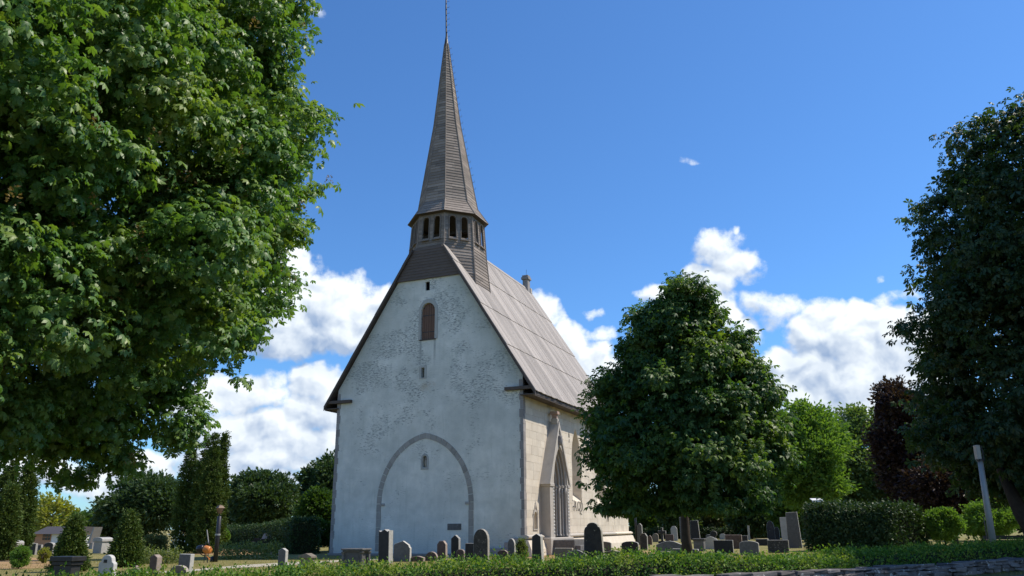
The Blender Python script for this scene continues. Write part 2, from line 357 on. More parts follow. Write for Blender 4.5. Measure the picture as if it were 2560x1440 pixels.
# ------------------------------------------------------------------ mesh helpers
def link(o, parent=None):
    COL.objects.link(o)
    if parent is not None: o.parent = parent
    return o
def empty(name, loc, rz=0.0):
    o = bpy.data.objects.new(name, None); o.location = loc; o.rotation_euler = (0, 0, rz); o.empty_display_size = .3
    return link(o)
def tag(o, label=None, cat=None, group=None, kind=None):
    if label: o['label'] = label
    if cat: o['category'] = cat
    if group: o['group'] = group
    if kind: o['kind'] = kind
    return o
class MB:
    def __init__(s): s.v = []; s.f = []; s.smooth = False
    def add(s, vs, fs):
        k = len(s.v); s.v += [tuple(map(float, v)) for v in vs]; s.f += [tuple(i + k for i in f) for f in fs]; return s
    def box(s, a, b):
        x0, y0, z0 = a; x1, y1, z1 = b
        v = [(x0,y0,z0),(x1,y0,z0),(x1,y1,z0),(x0,y1,z0),(x0,y0,z1),(x1,y0,z1),(x1,y1,z1),(x0,y1,z1)]
        return s.add(v, [(0,3,2,1),(4,5,6,7),(0,1,5,4),(1,2,6,5),(2,3,7,6),(3,0,4,7)])
    def hexa(s, v):
        return s.add(v, [(0,3,2,1),(4,5,6,7),(0,1,5,4),(1,2,6,5),(2,3,7,6),(3,0,4,7)])
    def prism_y(s, poly, y0, y1):
        """polygon in (x,z), extruded along y"""
        n = len(poly)
        v = [(x, y0, z) for x, z in poly] + [(x, y1, z) for x, z in poly]
        f = [tuple(range(n)), tuple(range(2 * n - 1, n - 1, -1))] + [((i + 1) % n, i, i + n, (i + 1) % n + n) for i in range(n)]
        return s.add(v, f)
    def prism_x(s, poly, x0, x1):
        n = len(poly)
        v = [(x1, y, z) for y, z in poly] + [(x0, y, z) for y, z in poly]
        f = [tuple(range(n)), tuple(range(2 * n - 1, n - 1, -1))] + [((i + 1) % n, i, i + n, (i + 1) % n + n) for i in range(n)]
        return s.add(v, f)
    def tube(s, pts, radii, n=8, caps=True):
        pts = [Vector(p) for p in pts]
        if not isinstance(radii, (list, tuple)): radii = [radii] * len(pts)
        k = len(s.v); prev = None
        for i, p in enumerate(pts):
            d = (pts[min(i + 1, len(pts) - 1)] - pts[max(i - 1, 0)])
            if d.length < 1e-6: d = Vector((0, 0, 1))
            d.normalize()
            if prev is None:
                a = Vector((1, 0, 0)) if abs(d.x) < .9 else Vector((0, 1, 0))
            else: a = prev
            a = (a - d * a.dot(d)).normalized(); prev = a; b = d.cross(a)
            for j in range(n):
                an = 2 * math.pi * j / n
                q = p + (a * math.cos(an) + b * math.sin(an)) * radii[i]
                s.v.append(tuple(q))
        for i in range(len(pts) - 1):
            for j in range(n):
                s.f.append((k + i*n + j, k + i*n + (j+1) % n, k + (i+1)*n + (j+1) % n, k + (i+1)*n + j))
        if caps:
            s.f.append(tuple(k + j for j in range(n - 1, -1, -1))); s.f.append(tuple(k + (len(pts)-1)*n + j for j in range(n)))
        return s
    def lathe(s, prof, n=12, c=(0, 0, 0)):
        k = len(s.v)
        for r, z in prof:
            for j in range(n):
                a = 2 * math.pi * j / n
                s.v.append((c[0] + r * math.cos(a), c[1] + r * math.sin(a), c[2] + z))
        for i in range(len(prof) - 1):
            for j in range(n):
                s.f.append((k + i*n + j, k + i*n + (j+1) % n, k + (i+1)*n + (j+1) % n, k + (i+1)*n + j))
        s.f.append(tuple(k + j for j in range(n - 1, -1, -1))); s.f.append(tuple(k + (len(prof)-1)*n + j for j in range(n)))
        return s
    def mesh(s, name, mat, smooth=False):
        me = bpy.data.meshes.new(name); me.from_pydata(s.v, [], s.f); me.update()
        if mat is not None: me.materials.append(MAT[mat] if isinstance(mat, str) else mat)
        if smooth: me.polygons.foreach_set('use_smooth', [True] * len(me.polygons))
        return me
    def build(s, name, mat, parent=None, smooth=False, kind=None, bev=0.0):
        me = s.mesh(name, mat, smooth)
        if bev > 0:
            bm = bmesh.new(); bm.from_mesh(me)
            bmesh.ops.recalc_face_normals(bm, faces=bm.faces)
            es = [e for e in bm.edges if len(e.link_faces) == 2 and e.calc_face_angle(0) > .5]
            bmesh.ops.bevel(bm, geom=es, offset=bev, segments=1, affect='EDGES', profile=.5, clamp_overlap=True)
            bm.to_mesh(me); bm.free()
        o = link(bpy.data.objects.new(name, me), parent)
        if kind: o['kind'] = kind
        return o
def np_mesh(name, V, F, mat, parent=None, smooth=False):
    """V (n,3) F (m,k) -> one mesh object"""
    me = bpy.data.meshes.new(name); k = F.shape[1]
    me.vertices.add(len(V)); me.vertices.foreach_set('co', V.astype(np.float32).ravel())
    me.loops.add(F.size); me.loops.foreach_set('vertex_index', F.astype(np.int32).ravel())
    me.polygons.add(len(F)); me.polygons.foreach_set('loop_start', np.arange(0, F.size, k, dtype=np.int32))
    me.polygons.foreach_set('loop_total', np.full(len(F), k, dtype=np.int32))
    if smooth: me.polygons.foreach_set('use_smooth', np.ones(len(F), dtype=bool))
    me.update(calc_edges=True); me.validate()
    me.materials.append(MAT[mat] if isinstance(mat, str) else mat)
    return link(bpy.data.objects.new(name, me), parent)
def face_with_holes(mb, outer, holes, to3, depth=None, recess=.3, dirv=None):
    """flat polygon (2D lists) with holes, tessellated; each hole gets a reveal going back by recess along dirv"""
    loops = [[Vector((x, y, 0)) for x, y in outer]] + [[Vector((x, y, 0)) for x, y in h] for h in holes]
    tris = tessellate_polygon(loops)
    flat = [v for l in loops for v in l]
    pts = [to3(v.x, v.y) for v in flat]
    mb.add(pts, [tuple(t) for t in tris])
    for hi, h in enumerate(holes):
        rc = recess[hi] if isinstance(recess, (list, tuple)) else recess
        if rc <= 0: continue
        a = [Vector(to3(x, y)) for x, y in h]; b = [p + Vector(dirv) * rc for p in a]
        n = len(a)
        mb.add(a + b, [(i, (i + 1) % n, (i + 1) % n + n, i + n) for i in range(n)])
def arch_top(cx, hw, z0, zs, za, n=8, pointed=.0):
    """opening outline: sill z0, springing zs, apex za; counter-clockwise"""
    p = [(cx - hw, z0), (cx + hw, z0)]
    for i in range(n + 1):
        t = i / n
        a = t * math.pi / 2
        x_el = hw * math.cos(a); z_el = math.sin(a)
        p.append((cx + x_el, zs + (za - zs) * z_el)) if pointed == 0 else None
        if pointed:
            c = hw * pointed; RR = hw + c; h = math.sqrt(RR * RR - c * c); zz = t * h
            p.append((cx + math.sqrt(max(RR * RR - zz * zz, 0)) - c, zs + (za - zs) * t))
    left = [(2 * cx - x, z) for x, z in p[2:]][::-1]
    return p + left[1:]

# ------------------------------------------------------------------ ground, road, paths
YAW = R(22.786)
UX = np.array([math.cos(YAW), -math.sin(YAW), 0]); VX = np.array([math.sin(YAW), math.cos(YAW), 0])

gm = MB(); gm.add([(-1600, -400, 0), (1600, -400, 0), (1600, 2500, 0), (-1600, 2500, 0)], [(0, 1, 2, 3)])
tag(gm.build('lawn', 'ground'), kind='structure')

# the dry stone wall runs along this line; the road lies on the camera side of it
_WP = np.array([(-40, 2.0), (-22, 8.2), (-12, 12.6), (-3, 16.6), (2.1, 18.8), (6.3, 20.5), (11.66, 23.9), (17.25, 27.9), (24, 33.0), (60, 60.0)])
_wd = np.concatenate([[0], np.cumsum(np.linalg.norm(np.diff(_WP, axis=0), axis=1))]); _wd -= _wd[4]
_wt = np.linspace(_wd[0], _wd[-1], 400); _wx = np.interp(_wt, _wd, _WP[:, 0]); _wy = np.interp(_wt, _wd, _WP[:, 1])
_ker = np.ones(9) / 9; _wx[8:-8] = np.convolve(_wx, _ker, 'same')[8:-8]; _wy[8:-8] = np.convolve(_wy, _ker, 'same')[8:-8]
def wall_line(t):           # t metres along the wall from the point nearest the middle of the picture
    return np.array([np.interp(t, _wt, _wx), np.interp(t, _wt, _wy), 0.0])
def wall_side(t, off):      # off > 0: the churchyard side
    p, q = wall_line(t), wall_line(t + .5); d = (q - p) / np.linalg.norm(q - p)
    return p + np.array([-d[1], d[0], 0]) * off
def strip(name, t0, t1, o0, o1, z, mat, n=30, kind='structure'):
    m = MB(); ts = np.linspace(t0, t1, n)
    v = [];
    for t in ts:
        a, b = wall_side(t, o0), wall_side(t, o1); v += [(a[0], a[1], z), (b[0], b[1], z)]
    m.add(v, [(2*i, 2*i+2, 2*i+3, 2*i+1) for i in range(n - 1)])
    return tag(m.build(name, mat), kind=kind)
strip('verge', -40, 50, -1.2, .3, .004, 'verge', 60)
strip('road', -40, 50, -8.6, -1.2, .008, 'asphalt', 60)
for t0, t1 in ((-6, -3), (3, 6), (9.2, 11.2), (14.4, 19.2), (21.5, 24.5)):
    strip('road_line', t0, t1, -1.66, -1.56, .012, 'roadpaint', 6)
def sheet(name, pts, z, mat):
    m = MB(); n = len(pts); m.add([(p[0], p[1], z) for p in pts], [tuple(range(n))])
    return tag(m.build(name, mat), kind='structure')
def gpoly(name, px, z, mat): return sheet(name, [ground(*p) for p in px], z, mat)
gpoly('gravel_path', [(300,1434),(480,1424),(600,1413),(700,1407),(860,1400),(945,1396.5),(1300,1386),(1300,1388),(945,1399.5),(860,1404),(700,1414.5),(600,1419),(480,1428),(300,1440)], .004, 'gravel')
gpoly('gravel_walk', [(380,1379),(560,1369.5),(690,1368.5),(700,1371),(560,1371.8),(390,1382)], .004, 'gravel')
gpoly('dry_bed', [(-120,1393.5),(60,1392),(110,1397),(150,1409),(130,1420),(0,1424),(-150,1426)], .006, 'drybed')
gpoly('dry_patch', [(540,1373),(640,1373.5),(730,1380),(720,1386),(560,1388),(480,1386)], .006, 'drybed')
gpoly('dry_turf', [(1230,1384.5),(1330,1386),(1480,1380),(1640,1378),(1640,1388),(1480,1395),(1260,1396)], .006, 'drybed')

# ------------------------------------------------------------------ the church
CH = empty('church', (-4.988, 45.194, 0.0), -YAW)
tag(CH, 'white plastered stone church with a tall wooden spire and steep board roof', 'church')
RT = 19.39; EZ = 8.48; HW = 6.794; SLOPE = (RT - EZ) / HW      # roof: ridge, eave height, half span with eaves
def roof_z(u): return RT - SLOPE * abs(u)

# west gable wall
mb = MB()
top = 17.55; ut = (RT - .33 - top) / SLOPE
outer = [(-6, 0), (6, 0), (6, roof_z(6) - .33), (ut, top), (-ut, top), (-6, roof_z(6) - .33)]
slot = [(-.18, 15.0), (.10, 15.0), (.09, 15.55), (-.19, 15.55)]
hatch = arch_top(.035, .46, 12.02, 13.7, 14.23, 8)
loop = [(-.33, 9.76), (-.12, 9.76), (-.12, 10.36), (-.33, 10.36)]
niche = arch_top(.03, .135, 4.70, 5.18, 5.34, 6)
W3 = lambda x, z: (x, 0, z)
face_with_holes(mb, outer, [slot, hatch, loop, niche], W3, recess=[.10, .16, .4, .22], dirv=(0, 1, 0))
mb.add([(-6, 0, 0), (-6, 0, roof_z(6) - .33), (-6, .6, roof_z(6) - .33), (-6, .6, 0)], [(0, 1, 2, 3)])
west = mb.build('west_wall', 'plaster', CH)
def back(poly, y, name, mat, parent=CH):
    m = MB(); m.add([(x, y, z) for x, z in poly], [tuple(range(len(poly)))]); return m.build(name, mat, parent)
back(slot, .098, 'slot_shade_sheet', 'dark', west)  # black sheet close behind the slot, standing in for the shade inside
back(loop, .398, 'loophole', 'glass', west)
back(niche, .218, 'niche_back', 'glass', west)
def frame_ring(name, inner, outer, y, mat, parent, thick=.03):
    """flat ring of stone standing proud of the wall"""
    m = MB(); face_with_holes(m, outer, [inner], lambda x, z: (x, y - thick, z), recess=0)
    for lp in (inner, outer):
        n = len(lp); m.add([(x, y - thick, z) for x, z in lp] + [(x, y + .01, z) for x, z in lp], [(i, (i+1) % n, (i+1) % n + n, i + n) for i in range(n)])
    return m.build(name, mat, parent)
MAT['openframe'] = stone("plastered_frame", (.38, .39, .38), (.47, .48, .46), 3, .9, .3, .05)
frame_ring('hatch_surround', hatch, arch_top(.05, .63, 12.0, 13.72, 14.47, 8), 0, 'openframe', CH)
frame_ring('loophole_frame', loop, [(-.46, 9.70), (-.0, 9.70), (-.0, 10.46), (-.46, 10.46)], 0, 'openframe', CH)
frame_ring('niche_frame', niche, arch_top(.03, .235, 4.57, 5.15, 5.45, 6), 0, 'openframe', CH)
# a small carved figure in the niche
m = MB(); m.lathe([(.05, 4.70), (.06, 4.95), (.045, 5.1), (.02, 5.14), (.035, 5.18), (.03, 5.25), (.005, 5.28)], 8, (.03, .12, 0)); m.build('niche_figure', 'portal', CH, True)
# hatch: two leaves of boards
for s in (-1, 1):
    m = MB(); w = .15
    for k in range(3):
        x0 = .035 + s * (.008 + k * w); x1 = .035 + s * (.008 + k * w + w - .012)
        xm = abs((x0 + x1) / 2 - .035); zt = 13.7 + .53 * math.sqrt(max(1 - (min(xm + .05, .455) / .46) ** 2, 0.0))
        m.box((min(x0, x1), .10 + .006 * (k % 2), 12.03), (max(x0, x1), .145, zt))
    lf = m.build('hatch_leaf', 'shutter', CH)
    for z in (12.45, 13.45):
        h = MB(); h.box((.035 + min(s * .03, s * .43), .09, z), (.035 + max(s * .03, s * .43), .1, z + .05)); h.build('hinge', 'iron', lf)
m = MB(); m.box((-.5, -.05, 11.96), (.58, .10, 12.02)); m.build('hatch_sill', 'darkwood', CH)

# corner stones
for s in (-1, 1):
    z = 1.05 if s > 0 else .05; k = 0
    while z < 9.2:
        h = random.uniform(.34, .52); w = .19 if k % 2 else .25
        if s > 0: w *= .92
        zt = min(z + h, 9.28)
        m = MB(); x0, x1 = (s * 6.012, s * (6.012 - w))
        m.box((min(x0, x1), -.018 - random.uniform(0, .01), z + .006), (max(x0, x1), .3, zt - .006))
        m.build('quoin_stone', 'quoin', CH); z = zt; k += 1

# blocked arch: ring of single stones
def arch_pt(t, hw, zs, za):
    c = .5 * hw / 3.02; RR = hw + c; h = math.sqrt(RR * RR - c * c); a = t * math.asin(h / RR)
    return RR * math.cos(a) - c, zs + (za - zs) * RR * math.sin(a) / h
ring = []
for s in (-1, 1):
    for k in range(6):
        z0 = .25 + k * .42; z1 = z0 + .41; tilt = 0
        ring.append([(s * 2.74 + .035, z0), (s * 3.02 + .035, z0), (s * 3.02 + .035, z1), (s * 2.74 + .035, z1)])
    N = 13
    for k in range(N):
        t0, t1 = k / N + .003, (k + 1) / N - .003
        p = [arch_pt(t0, 2.74, 2.78, 6.29), arch_pt(t0, 3.02, 2.78, 6.60), arch_pt(t1, 3.02, 2.78, 6.60), arch_pt(t1, 2.74, 2.78, 6.29)]
        ring.append([(s * x + .035, z) for x, z in p])
for q in ring:
    y = -.02 - random.uniform(0, .012); m = MB(); j = lambda: random.uniform(-.008, .008)
    q = [(x + j(), z + j()) for x, z in q]
    m.hexa([(q[0][0], y, q[0][1]), (q[1][0], y, q[1][1]), (q[1][0], .05, q[1][1]), (q[0][0], .05, q[0][1]),
            (q[3][0], y, q[3][1]), (q[2][0], y, q[2][1]), (q[2][0], .05, q[2][1]), (q[3][0], .05, q[3][1])])
    m.build('arch_stone', 'archstone', CH)
for x in (-2.62, 2.70):
    m = MB(); m.box((x - .12, -.07, 2.66), (x + .14, .02, 2.80)); m.build('impost', 'archstone', CH, bev=.01)
m = MB(); m.box((1.52, -.035, 1.34), (2.34, .02, 1.67)); m.build('wall_tablet', 'g_grey', CH, bev=.008)
m = MB(); m.box((3.3, -.22, 0), (6.05, .02, .42)); m.box((4.9, -.16, .42), (6.02, .02, .72)); m.box((5.35, -.10, .72), (6.015, .02, .92)); m.build('wall_footing', 'quoin', CH, bev=.02)
m = MB(); m.box((-6.05, -.10, 0), (3.3, .02, .14)); m.build('wall_foot', 'quoin', CH, bev=.02)

# gable boarding under the spire
gz = 15.73; n = 11; hh = (17.72 - gz) / n
for k in range(n):
    z0 = gz + k * hh; z1 = z0 + hh + .015
    u0 = (RT - .2 - z0) / SLOPE - .02; u1 = (RT - .2 - z1) / SLOPE - .02
    m = MB(); y0 = -.13; y1 = -.10
    m.hexa([(-u0, y0, z0), (u0, y0, z0), (u0, 0, z0), (-u0, 0, z0), (-u1, y1, z1), (u1, y1, z1), (u1, 0, z1), (-u1, 0, z1)])
    m.build('gable_board', 'gableboard', CH)

# roof: slabs, lapped courses of boards, bargeboards, eaves
for s in (-1, 1):
    m = MB()
    a, b = (HW - .02) * s, 0.02 * s
    za, zb = roof_z(HW - .02) - .05, RT - .05
    for (v0, v1, zc) in ((-.20, 4.2, 17.66), (4.2, 16.68, zb)):
        ub = (RT - .05 - zc) / SLOPE * s
        m.hexa([(a, v0, za - .16), (ub, v0, zc - .16), (ub, v1, zc - .16), (a, v1, za - .16), (a, v0, za), (ub, v0, zc), (ub, v1, zc), (a, v1, za)])
    m.build('roof_slab', 'darkwood', CH)
    cuts = [8.48, 11.23, 13.80, 16.68, 19.40]
    nx, nz = SLOPE / math.hypot(1, SLOPE) * s, 1 / math.hypot(1, SLOPE)
    for c in range(4):
        m = MB(); v = -.23; z0, z1 = cuts[c], cuts[c + 1] + (.14 if c < 3 else -.02)
        while v < 16.7:
            w = random.uniform(.19, .27); v1 = min(v + w, 16.72)
            zt = z1
            if c == 3 and v < 4.3: zt = 17.70
            zb0 = z0 - random.uniform(0, .05)
            e0 = .028 + random.uniform(0, .012); e1 = .0 + random.uniform(0, .004)     # lower end rides on the course below
            ua, ub_ = (RT - zb0) / SLOPE * s, (RT - zt) / SLOPE * s
            A = (ua + nx * (e0 + .03), zb0 + nz * (e0 + .03)); B = (ub_ + nx * (e1 + .03), zt + nz * (e1 + .03))
            a_ = (ua + nx * (e0 - .01), zb0 + nz * (e0 - .01)); b_ = (ub_ + nx * (e1 - .02), zt + nz * (e1 - .02))
            g = random.uniform(.006, .016)
            m.hexa([(a_[0], v, a_[1]), (b_[0], v, b_[1]), (b_[0], v1 - g, b_[1]), (a_[0], v1 - g, a_[1]),
                    (A[0], v, A[1]), (B[0], v, B[1]), (B[0], v1 - g, B[1]), (A[0], v1 - g, A[1])])
            v = v1
        m.build('roof_boards', 'roofwood', CH, kind='stuff')
    # bargeboard along the west verge
    m = MB(); u1 = (RT - 17.72) / SLOPE
    m.hexa([(s * (HW + .02), -.27, EZ - .24), (s * u1, -.27, 17.72 - .24), (s * u1, -.20, 17.72 - .24), (s * (HW + .02), -.20, EZ - .24),
            (s * (HW + .02), -.27, EZ + .02), (s * u1, -.27, 17.74), (s * u1, -.20, 17.74), (s * (HW + .02), -.20, EZ + .02)])
    m.build('bargeboard', 'darkwood', CH)
    m = MB(); m.hexa([(s * (HW + .02), 16.66, EZ - .24), (0, 16.66, RT - .24), (0, 16.74, RT - .24), (s * (HW + .02), 16.74, EZ - .24),
            (s * (HW + .02), 16.66, EZ + .02), (0, 16.66, RT + .02), (0, 16.74, RT + .02), (s * (HW + .02), 16.74, EZ + .02)])
    m.build('east_bargeboard', 'darkwood', CH)
    # tie beam end showing on the gable, soffit boards and eave board
    m = MB(); x0, x1 = s * 4.98, s * 6.66
    m.box((min(x0, x1), -.21, 8.62), (max(x0, x1), .02, 8.80)); m.build('eave_beam', 'darkwood', CH, bev=.01)
    m = MB(); m.box((min(s*5.9, s*6.72), -.19, 8.30), (max(s*5.9, s*6.72), 16.6, 8.36)); m.box((min(s*6.70, s*6.76), -.2, 8.24), (max(s*6.70, s*6.76), 16.65, 8.42)); m.build('eave_boards', 'darkwood', CH)
m = MB(); m.prism_y([(-.14, RT - .12), (.14, RT - .12), (0, RT + .12)], 4.3, 16.74); m.build('ridge_cap', 'roofwood', CH)
# ridge chimney
m = MB(); m.box((-.22, 15.55, RT - .35), (.22, 16.05, RT + .72)); ch = m.build('chimney', 'quoin', CH, bev=.02)
m = MB(); m.box((-.31, 15.46, RT + .72), (.31, 16.14, RT + .92)); m.box((-.25, 15.52, RT + .92), (.25, 16.08, RT + 1.08)); m.build('chimney_cap', 'quoin', ch, bev=.02)
m = MB(); m.tube([(.0, 15.8, RT + 1.05), (.02, 15.8, RT + 1.6)], .012, 5); m.build('lightning_rod', 'iron', ch)
m = MB(); m.box((-.2, 16.1, RT - .3), (.25, 16.45, RT + .15)); m.build('ridge_stone', 'portal', ch, bev=.03)

# ---- spire
SV = 2.40
def octa(z, a, du=0.0):
    t = .41421
    return [(du + a * x, SV + a * y, z) for x, y in ((-t, -1), (t, -1), (1, -t), (1, t), (t, 1), (-t, 1), (-1, t), (-1, -t))]
def behind(pts): return [(x, max(y, .12), z) for x, y, z in pts]      # below the gable top the base stays behind the gable
def lean(z): return -.35 * max(0, z - 20.0) / 13.6
BEL = [(14.2, 2.60), (17.66, 2.25), (17.80, 2.24), (18.25, 2.215)]
SPI = [(20.03, 2.37), (21.05, 1.75), (27.1, .815), (33.45, .115)]
def ring_at(prof, z):
    for (z0, a0), (z1, a1) in zip(prof, prof[1:]):
        if z <= z1 or (z1, a1) == prof[-1]:
            a = a0 + (a1 - a0) * (z - z0) / (z1 - z0); return a
def octa_solid(prof, shrink):
    m = MB()
    for i, (z, a) in enumerate(prof):
        m.v += behind(octa(z, a - shrink, lean(z))) if z < 17.7 else octa(z, a - shrink, lean(z))
        if i: m.f += [(8*(i-1)+j, 8*(i-1)+(j+1) % 8, 8*i+(j+1) % 8, 8*i+j) for j in range(8)]
    m.f += [tuple(range(7, -1, -1)), tuple(8 * (len(prof) - 1) + j for j in range(8))]
    return m
spire = octa_solid(SPI, .03).build('spire', 'darkwood', CH)
base = octa_solid(BEL, .03).build('spire_base', 'darkwood', CH)
def lapped(prof, facet, hb, parent, name, mat='spirewood'):
    m = MB(); z = prof[0][0]; zt = prof[-1][0]
    while z < zt - .01:
        z1 = min(z + hb * random.uniform(.85, 1.15), zt)
        a0, a1 = ring_at(prof, z), ring_at(prof, z1)
        P = octa(z, a0 + .022, lean(z)); Q = octa(z1, a1 - .004, lean(z1)); B = octa(z, a0 - .03, lean(z))
        if z < 17.7: P, Q, B = behind(P), behind(Q), behind(B)
        i, j = facet, (facet + 1) % 8
        # boards are pieced along the facet
        cutp = [0, 1] if (a0 < 1.0 or random.random() < .4) else [0, random.uniform(.25, .75), 1]
        for c0, c1 in zip(cutp, cutp[1:]):
            L = lambda A, t: tuple(A[i][k] + (A[j][k] - A[i][k]) * t for k in range(3))
            e = .004 / max(a0, .1)
            q0, q1 = (c0 + e if c0 > 0 else c0), (c1 - e if c1 < 1 else c1)
            m.add([L(B, q0), L(B, q1), L(P, q1), L(P, q0), L(Q, q1), L(Q, q0)], [(0, 1, 2, 3), (3, 2, 4, 5)])
        z = z1
    o = m.build(name, mat, parent, kind='stuff')
    return o
for fct in range(8):
    lapped(SPI, fct, .205, spire, 'spire_boards')
    lapped(BEL, fct, .20, base, 'spire_boards')
for j in range(8):     # edge battens
    m = MB(); m.tube([octa(z, a + .02, lean(z))[j] for z, a in SPI], [.035, .035, .03, .02], 4); m.build('edge_batten', 'spirewood', spire)
    m = MB(); m.tube([(behind(octa(z, a + .02, 0)) if z < 17.7 else octa(z, a + .02, 0))[j] for z, a in BEL + [(19.95, 2.10)]], .04, 4); m.build('edge_batten', 'spirewood', base)
# rod on top with climbing hooks
tz = lambda z: (lean(z), SV, z)
m = MB(); m.lathe([(.17, 33.2), (.15, 33.4), (.075, 34.0), (.06, 34.4)], 8, (lean(33.6), SV, 0)); m.build('spire_collar', 'iron', spire)
m = MB(); m.tube([tz(33.8), tz(35.2), tz(36.4), tz(37.2), tz(39.5)], [.06, .055, .06, .04, .03], 6); m.build('spire_rod', 'iron', spire)
m = MB()
for z in np.arange(22.5, 37, .48):
    a = (ring_at(SPI, z) if z < 33.4 else .05); x = lean(z) + a; y = SV + a * .4142
    m.tube([(x - .03, y, z), (x + .16, y + .05, z), (x + .16, y + .05, z + .1)], .014, 4, False)
m.build('climbing_hooks', 'iron', spire, kind='stuff')
# belfry: eight boarded walls with two openings each, open to the sky
BZ0, BZ1, BA0, BA1 = 18.25, 20.02, 2.215, 2.10
MAT['belfry'] = wood("belfry_boards", (.15, .125, .108), (.26, .22, .19), (1.2, 1.2, 6), .8, .1)
bel = MB(); bel.add(octa(18.18, 2.17), [tuple(range(8))]); bel.add(octa(20.0, 2.2), [tuple(range(8))]); bel = bel.build('belfry', 'darkwood', CH)
for fct in range(8):
    P, Q = octa(BZ0, BA0), octa(BZ1, BA1); i, j = fct, (fct + 1) % 8
    p0, p1, q0 = Vector(P[i]), Vector(P[j]), Vector(Q[i]); q1 = Vector(Q[j])
    mid = (p0 + p1) / 2; ex = (p1 - p0).normalized(); up = ((q0 + q1) / 2 - mid); H = up.length; up.normalize(); nrm = ex.cross(up)
    w0, w1 = (p1 - p0).length / 2, (q1 - q0).length / 2
    T = lambda x, z, d=0.0: tuple(mid + ex * x + up * z + nrm * d)
    holes = [[(c - .225, .06), (c + .225, .06), (c + .205, 1.40), (c + .11, 1.54), (c - .11, 1.54), (c - .205, 1.40)] for c in (-.38, .38)]
    m = MB(); face_with_holes(m, [(-w0, 0), (w0, 0), (w1, H), (-w1, H)], holes, T, recess=.07, dirv=tuple(-nrm))
    wall = m.build('belfry_wall', 'belfry', bel)
    # boards between and beside the openings
    b = MB()
    zz = 0
    while zz < 1.62:
        spans = [(-w0 + .05, -.66), (-.10, .10), (.66, w0 - .05)] if zz > .0 else [(-w0 + .03, w0 - .03)]
        for a_, c_ in spans:
            if zz > .01 or True:
                z1 = zz + .15
                b.add([T(a_, zz, .0), T(c_, zz, .0), T(c_, zz, .022), T(a_, zz, .022), T(c_, z1, .004), T(a_, z1, .004)], [(0, 1, 2, 3), (3, 2, 4, 5)])
        zz += .15
    b.build('belfry_boards', 'spirewood', bel, kind='stuff')
    for h in holes:
        c = (h[0][0] + h[1][0]) / 2; m = MB()
        outer2 = [(c - .27, .0), (c + .27, .0), (c + .25, 1.42), (c + .135, 1.60), (c - .135, 1.60), (c - .25, 1.42)]
        face_with_holes(m, outer2, [h], lambda x, z: T(x, z, .06), recess=0)
        for lp in (outer2, h):
            n = len(lp); m.add([T(x, z, .06) for x, z in lp] + [T(x, z, -.02) for x, z in lp], [(k, (k+1) % n, (k+1) % n + n, k + n) for k in range(n)])
        m.hexa([T(c - .27, -.05, .0), T(c + .27, -.05, .0), T(c + .27, -.05, .13), T(c - .27, -.05, .13), T(c - .27, .02, .0), T(c + .27, .02, .0), T(c + .27, .0, .13), T(c - .27, .0, .13)])
        m.build('opening_frame', 'belfry', bel)
m = MB(); m.box((-.12, SV - .12, 18.1), (.12, SV + .12, 20.2)); m.box((-1.9, SV - .1, 19.3), (1.9, SV + .1, 19.5)); m.build('bell_frame', 'darkwood', bel)
m = MB(); m.lathe([(.42, 18.55), (.40, 18.6), (.30, 18.8), (.24, 19.05), (.10, 19.18), (.05, 19.3)], 14, (.75, SV, 0)); m.build('bell', 'iron', bel, True)
m = MB()
for j in range(8):
    a, b = octa(20.0, 2.37)[j], octa(20.0, 2.37)[(j + 1) % 8]; c, d = octa(19.99, 2.05)[j], octa(19.99, 2.05)[(j + 1) % 8]
    m.add([a, b, d, c], [(0, 1, 2, 3)])
m.build('spire_soffit', 'darkwood', spire)

# ---- south wall
S3 = lambda y, z: (6.0, y, z)
def win(c, hw): return arch_top(c, hw, 2.95, 5.4, 7.40, 9, pointed=1.6)
wins = [win(8.78, .87), win(13.84, .85)]
portal_hole = [(2.95, .9), (5.25, .9), (5.25, 3.7), (4.1, 5.6), (2.95, 3.7)]
nichs = arch_top(1.5, .26, 1.36, 1.95, 2.24, 6)
m = MB(); face_with_holes(m, [(0.02, 0), (16.5, 0), (16.5, 8.55), (0.02, 8.55)], wins + [portal_hole, nichs], S3, recess=[0, 0, 0, .25], dirv=(-1, 0, 0))
m.add([(-6, .5, 0), (-6, 16.5, 0), (-6, 16.5, 8.55), (-6, .5, 8.55)], [(0, 1, 2, 3)])          # north wall
m.add([(-6, 16.5, 0), (6, 16.5, 0), (6, 16.5, 8.9), (0, 16.5, 18.8), (-6, 16.5, 8.9)], [(0, 1, 2, 3, 4)])
south = m.build('south_wall', 'ashlar', CH)
m = MB(); m.add([(5.75, y, z) for y, z in nichs], [tuple(range(len(nichs)))]); m.build('wall_niche', 'ashlar', south)
m = MB(); ni_o = arch_top(1.5, .34, 1.30, 1.97, 2.36, 6)
face_with_holes(m, ni_o, [nichs], lambda y, z: (6.05, y, z), recess=0)
for lp in (ni_o, nichs):
    n = len(lp); m.add([(6.05, y, z) for y, z in lp] + [(5.98, y, z) for y, z in lp], [(k, (k+1) % n, (k+1) % n + n, k + n) for k in range(n)])
m.prism_x([(1.14, 2.12), (1.5, 2.72), (1.5, 2.6), (1.22, 2.10)], 5.99, 6.07); m.prism_x([(1.86, 2.12), (1.78, 2.10), (1.5, 2.6), (1.5, 2.72)], 5.99, 6.07)
m.build('niche_gable', 'portal', south)
def inside(poly, y, z):
    c = False; n = len(poly)
    for i in range(n):
        (y0, z0), (y1, z1) = poly[i], poly[(i + 1) % n]
        if (z0 > z) != (z1 > z) and y < (y1 - y0) * (z - z0) / (z1 - z0) + y0: c = not c
    return c
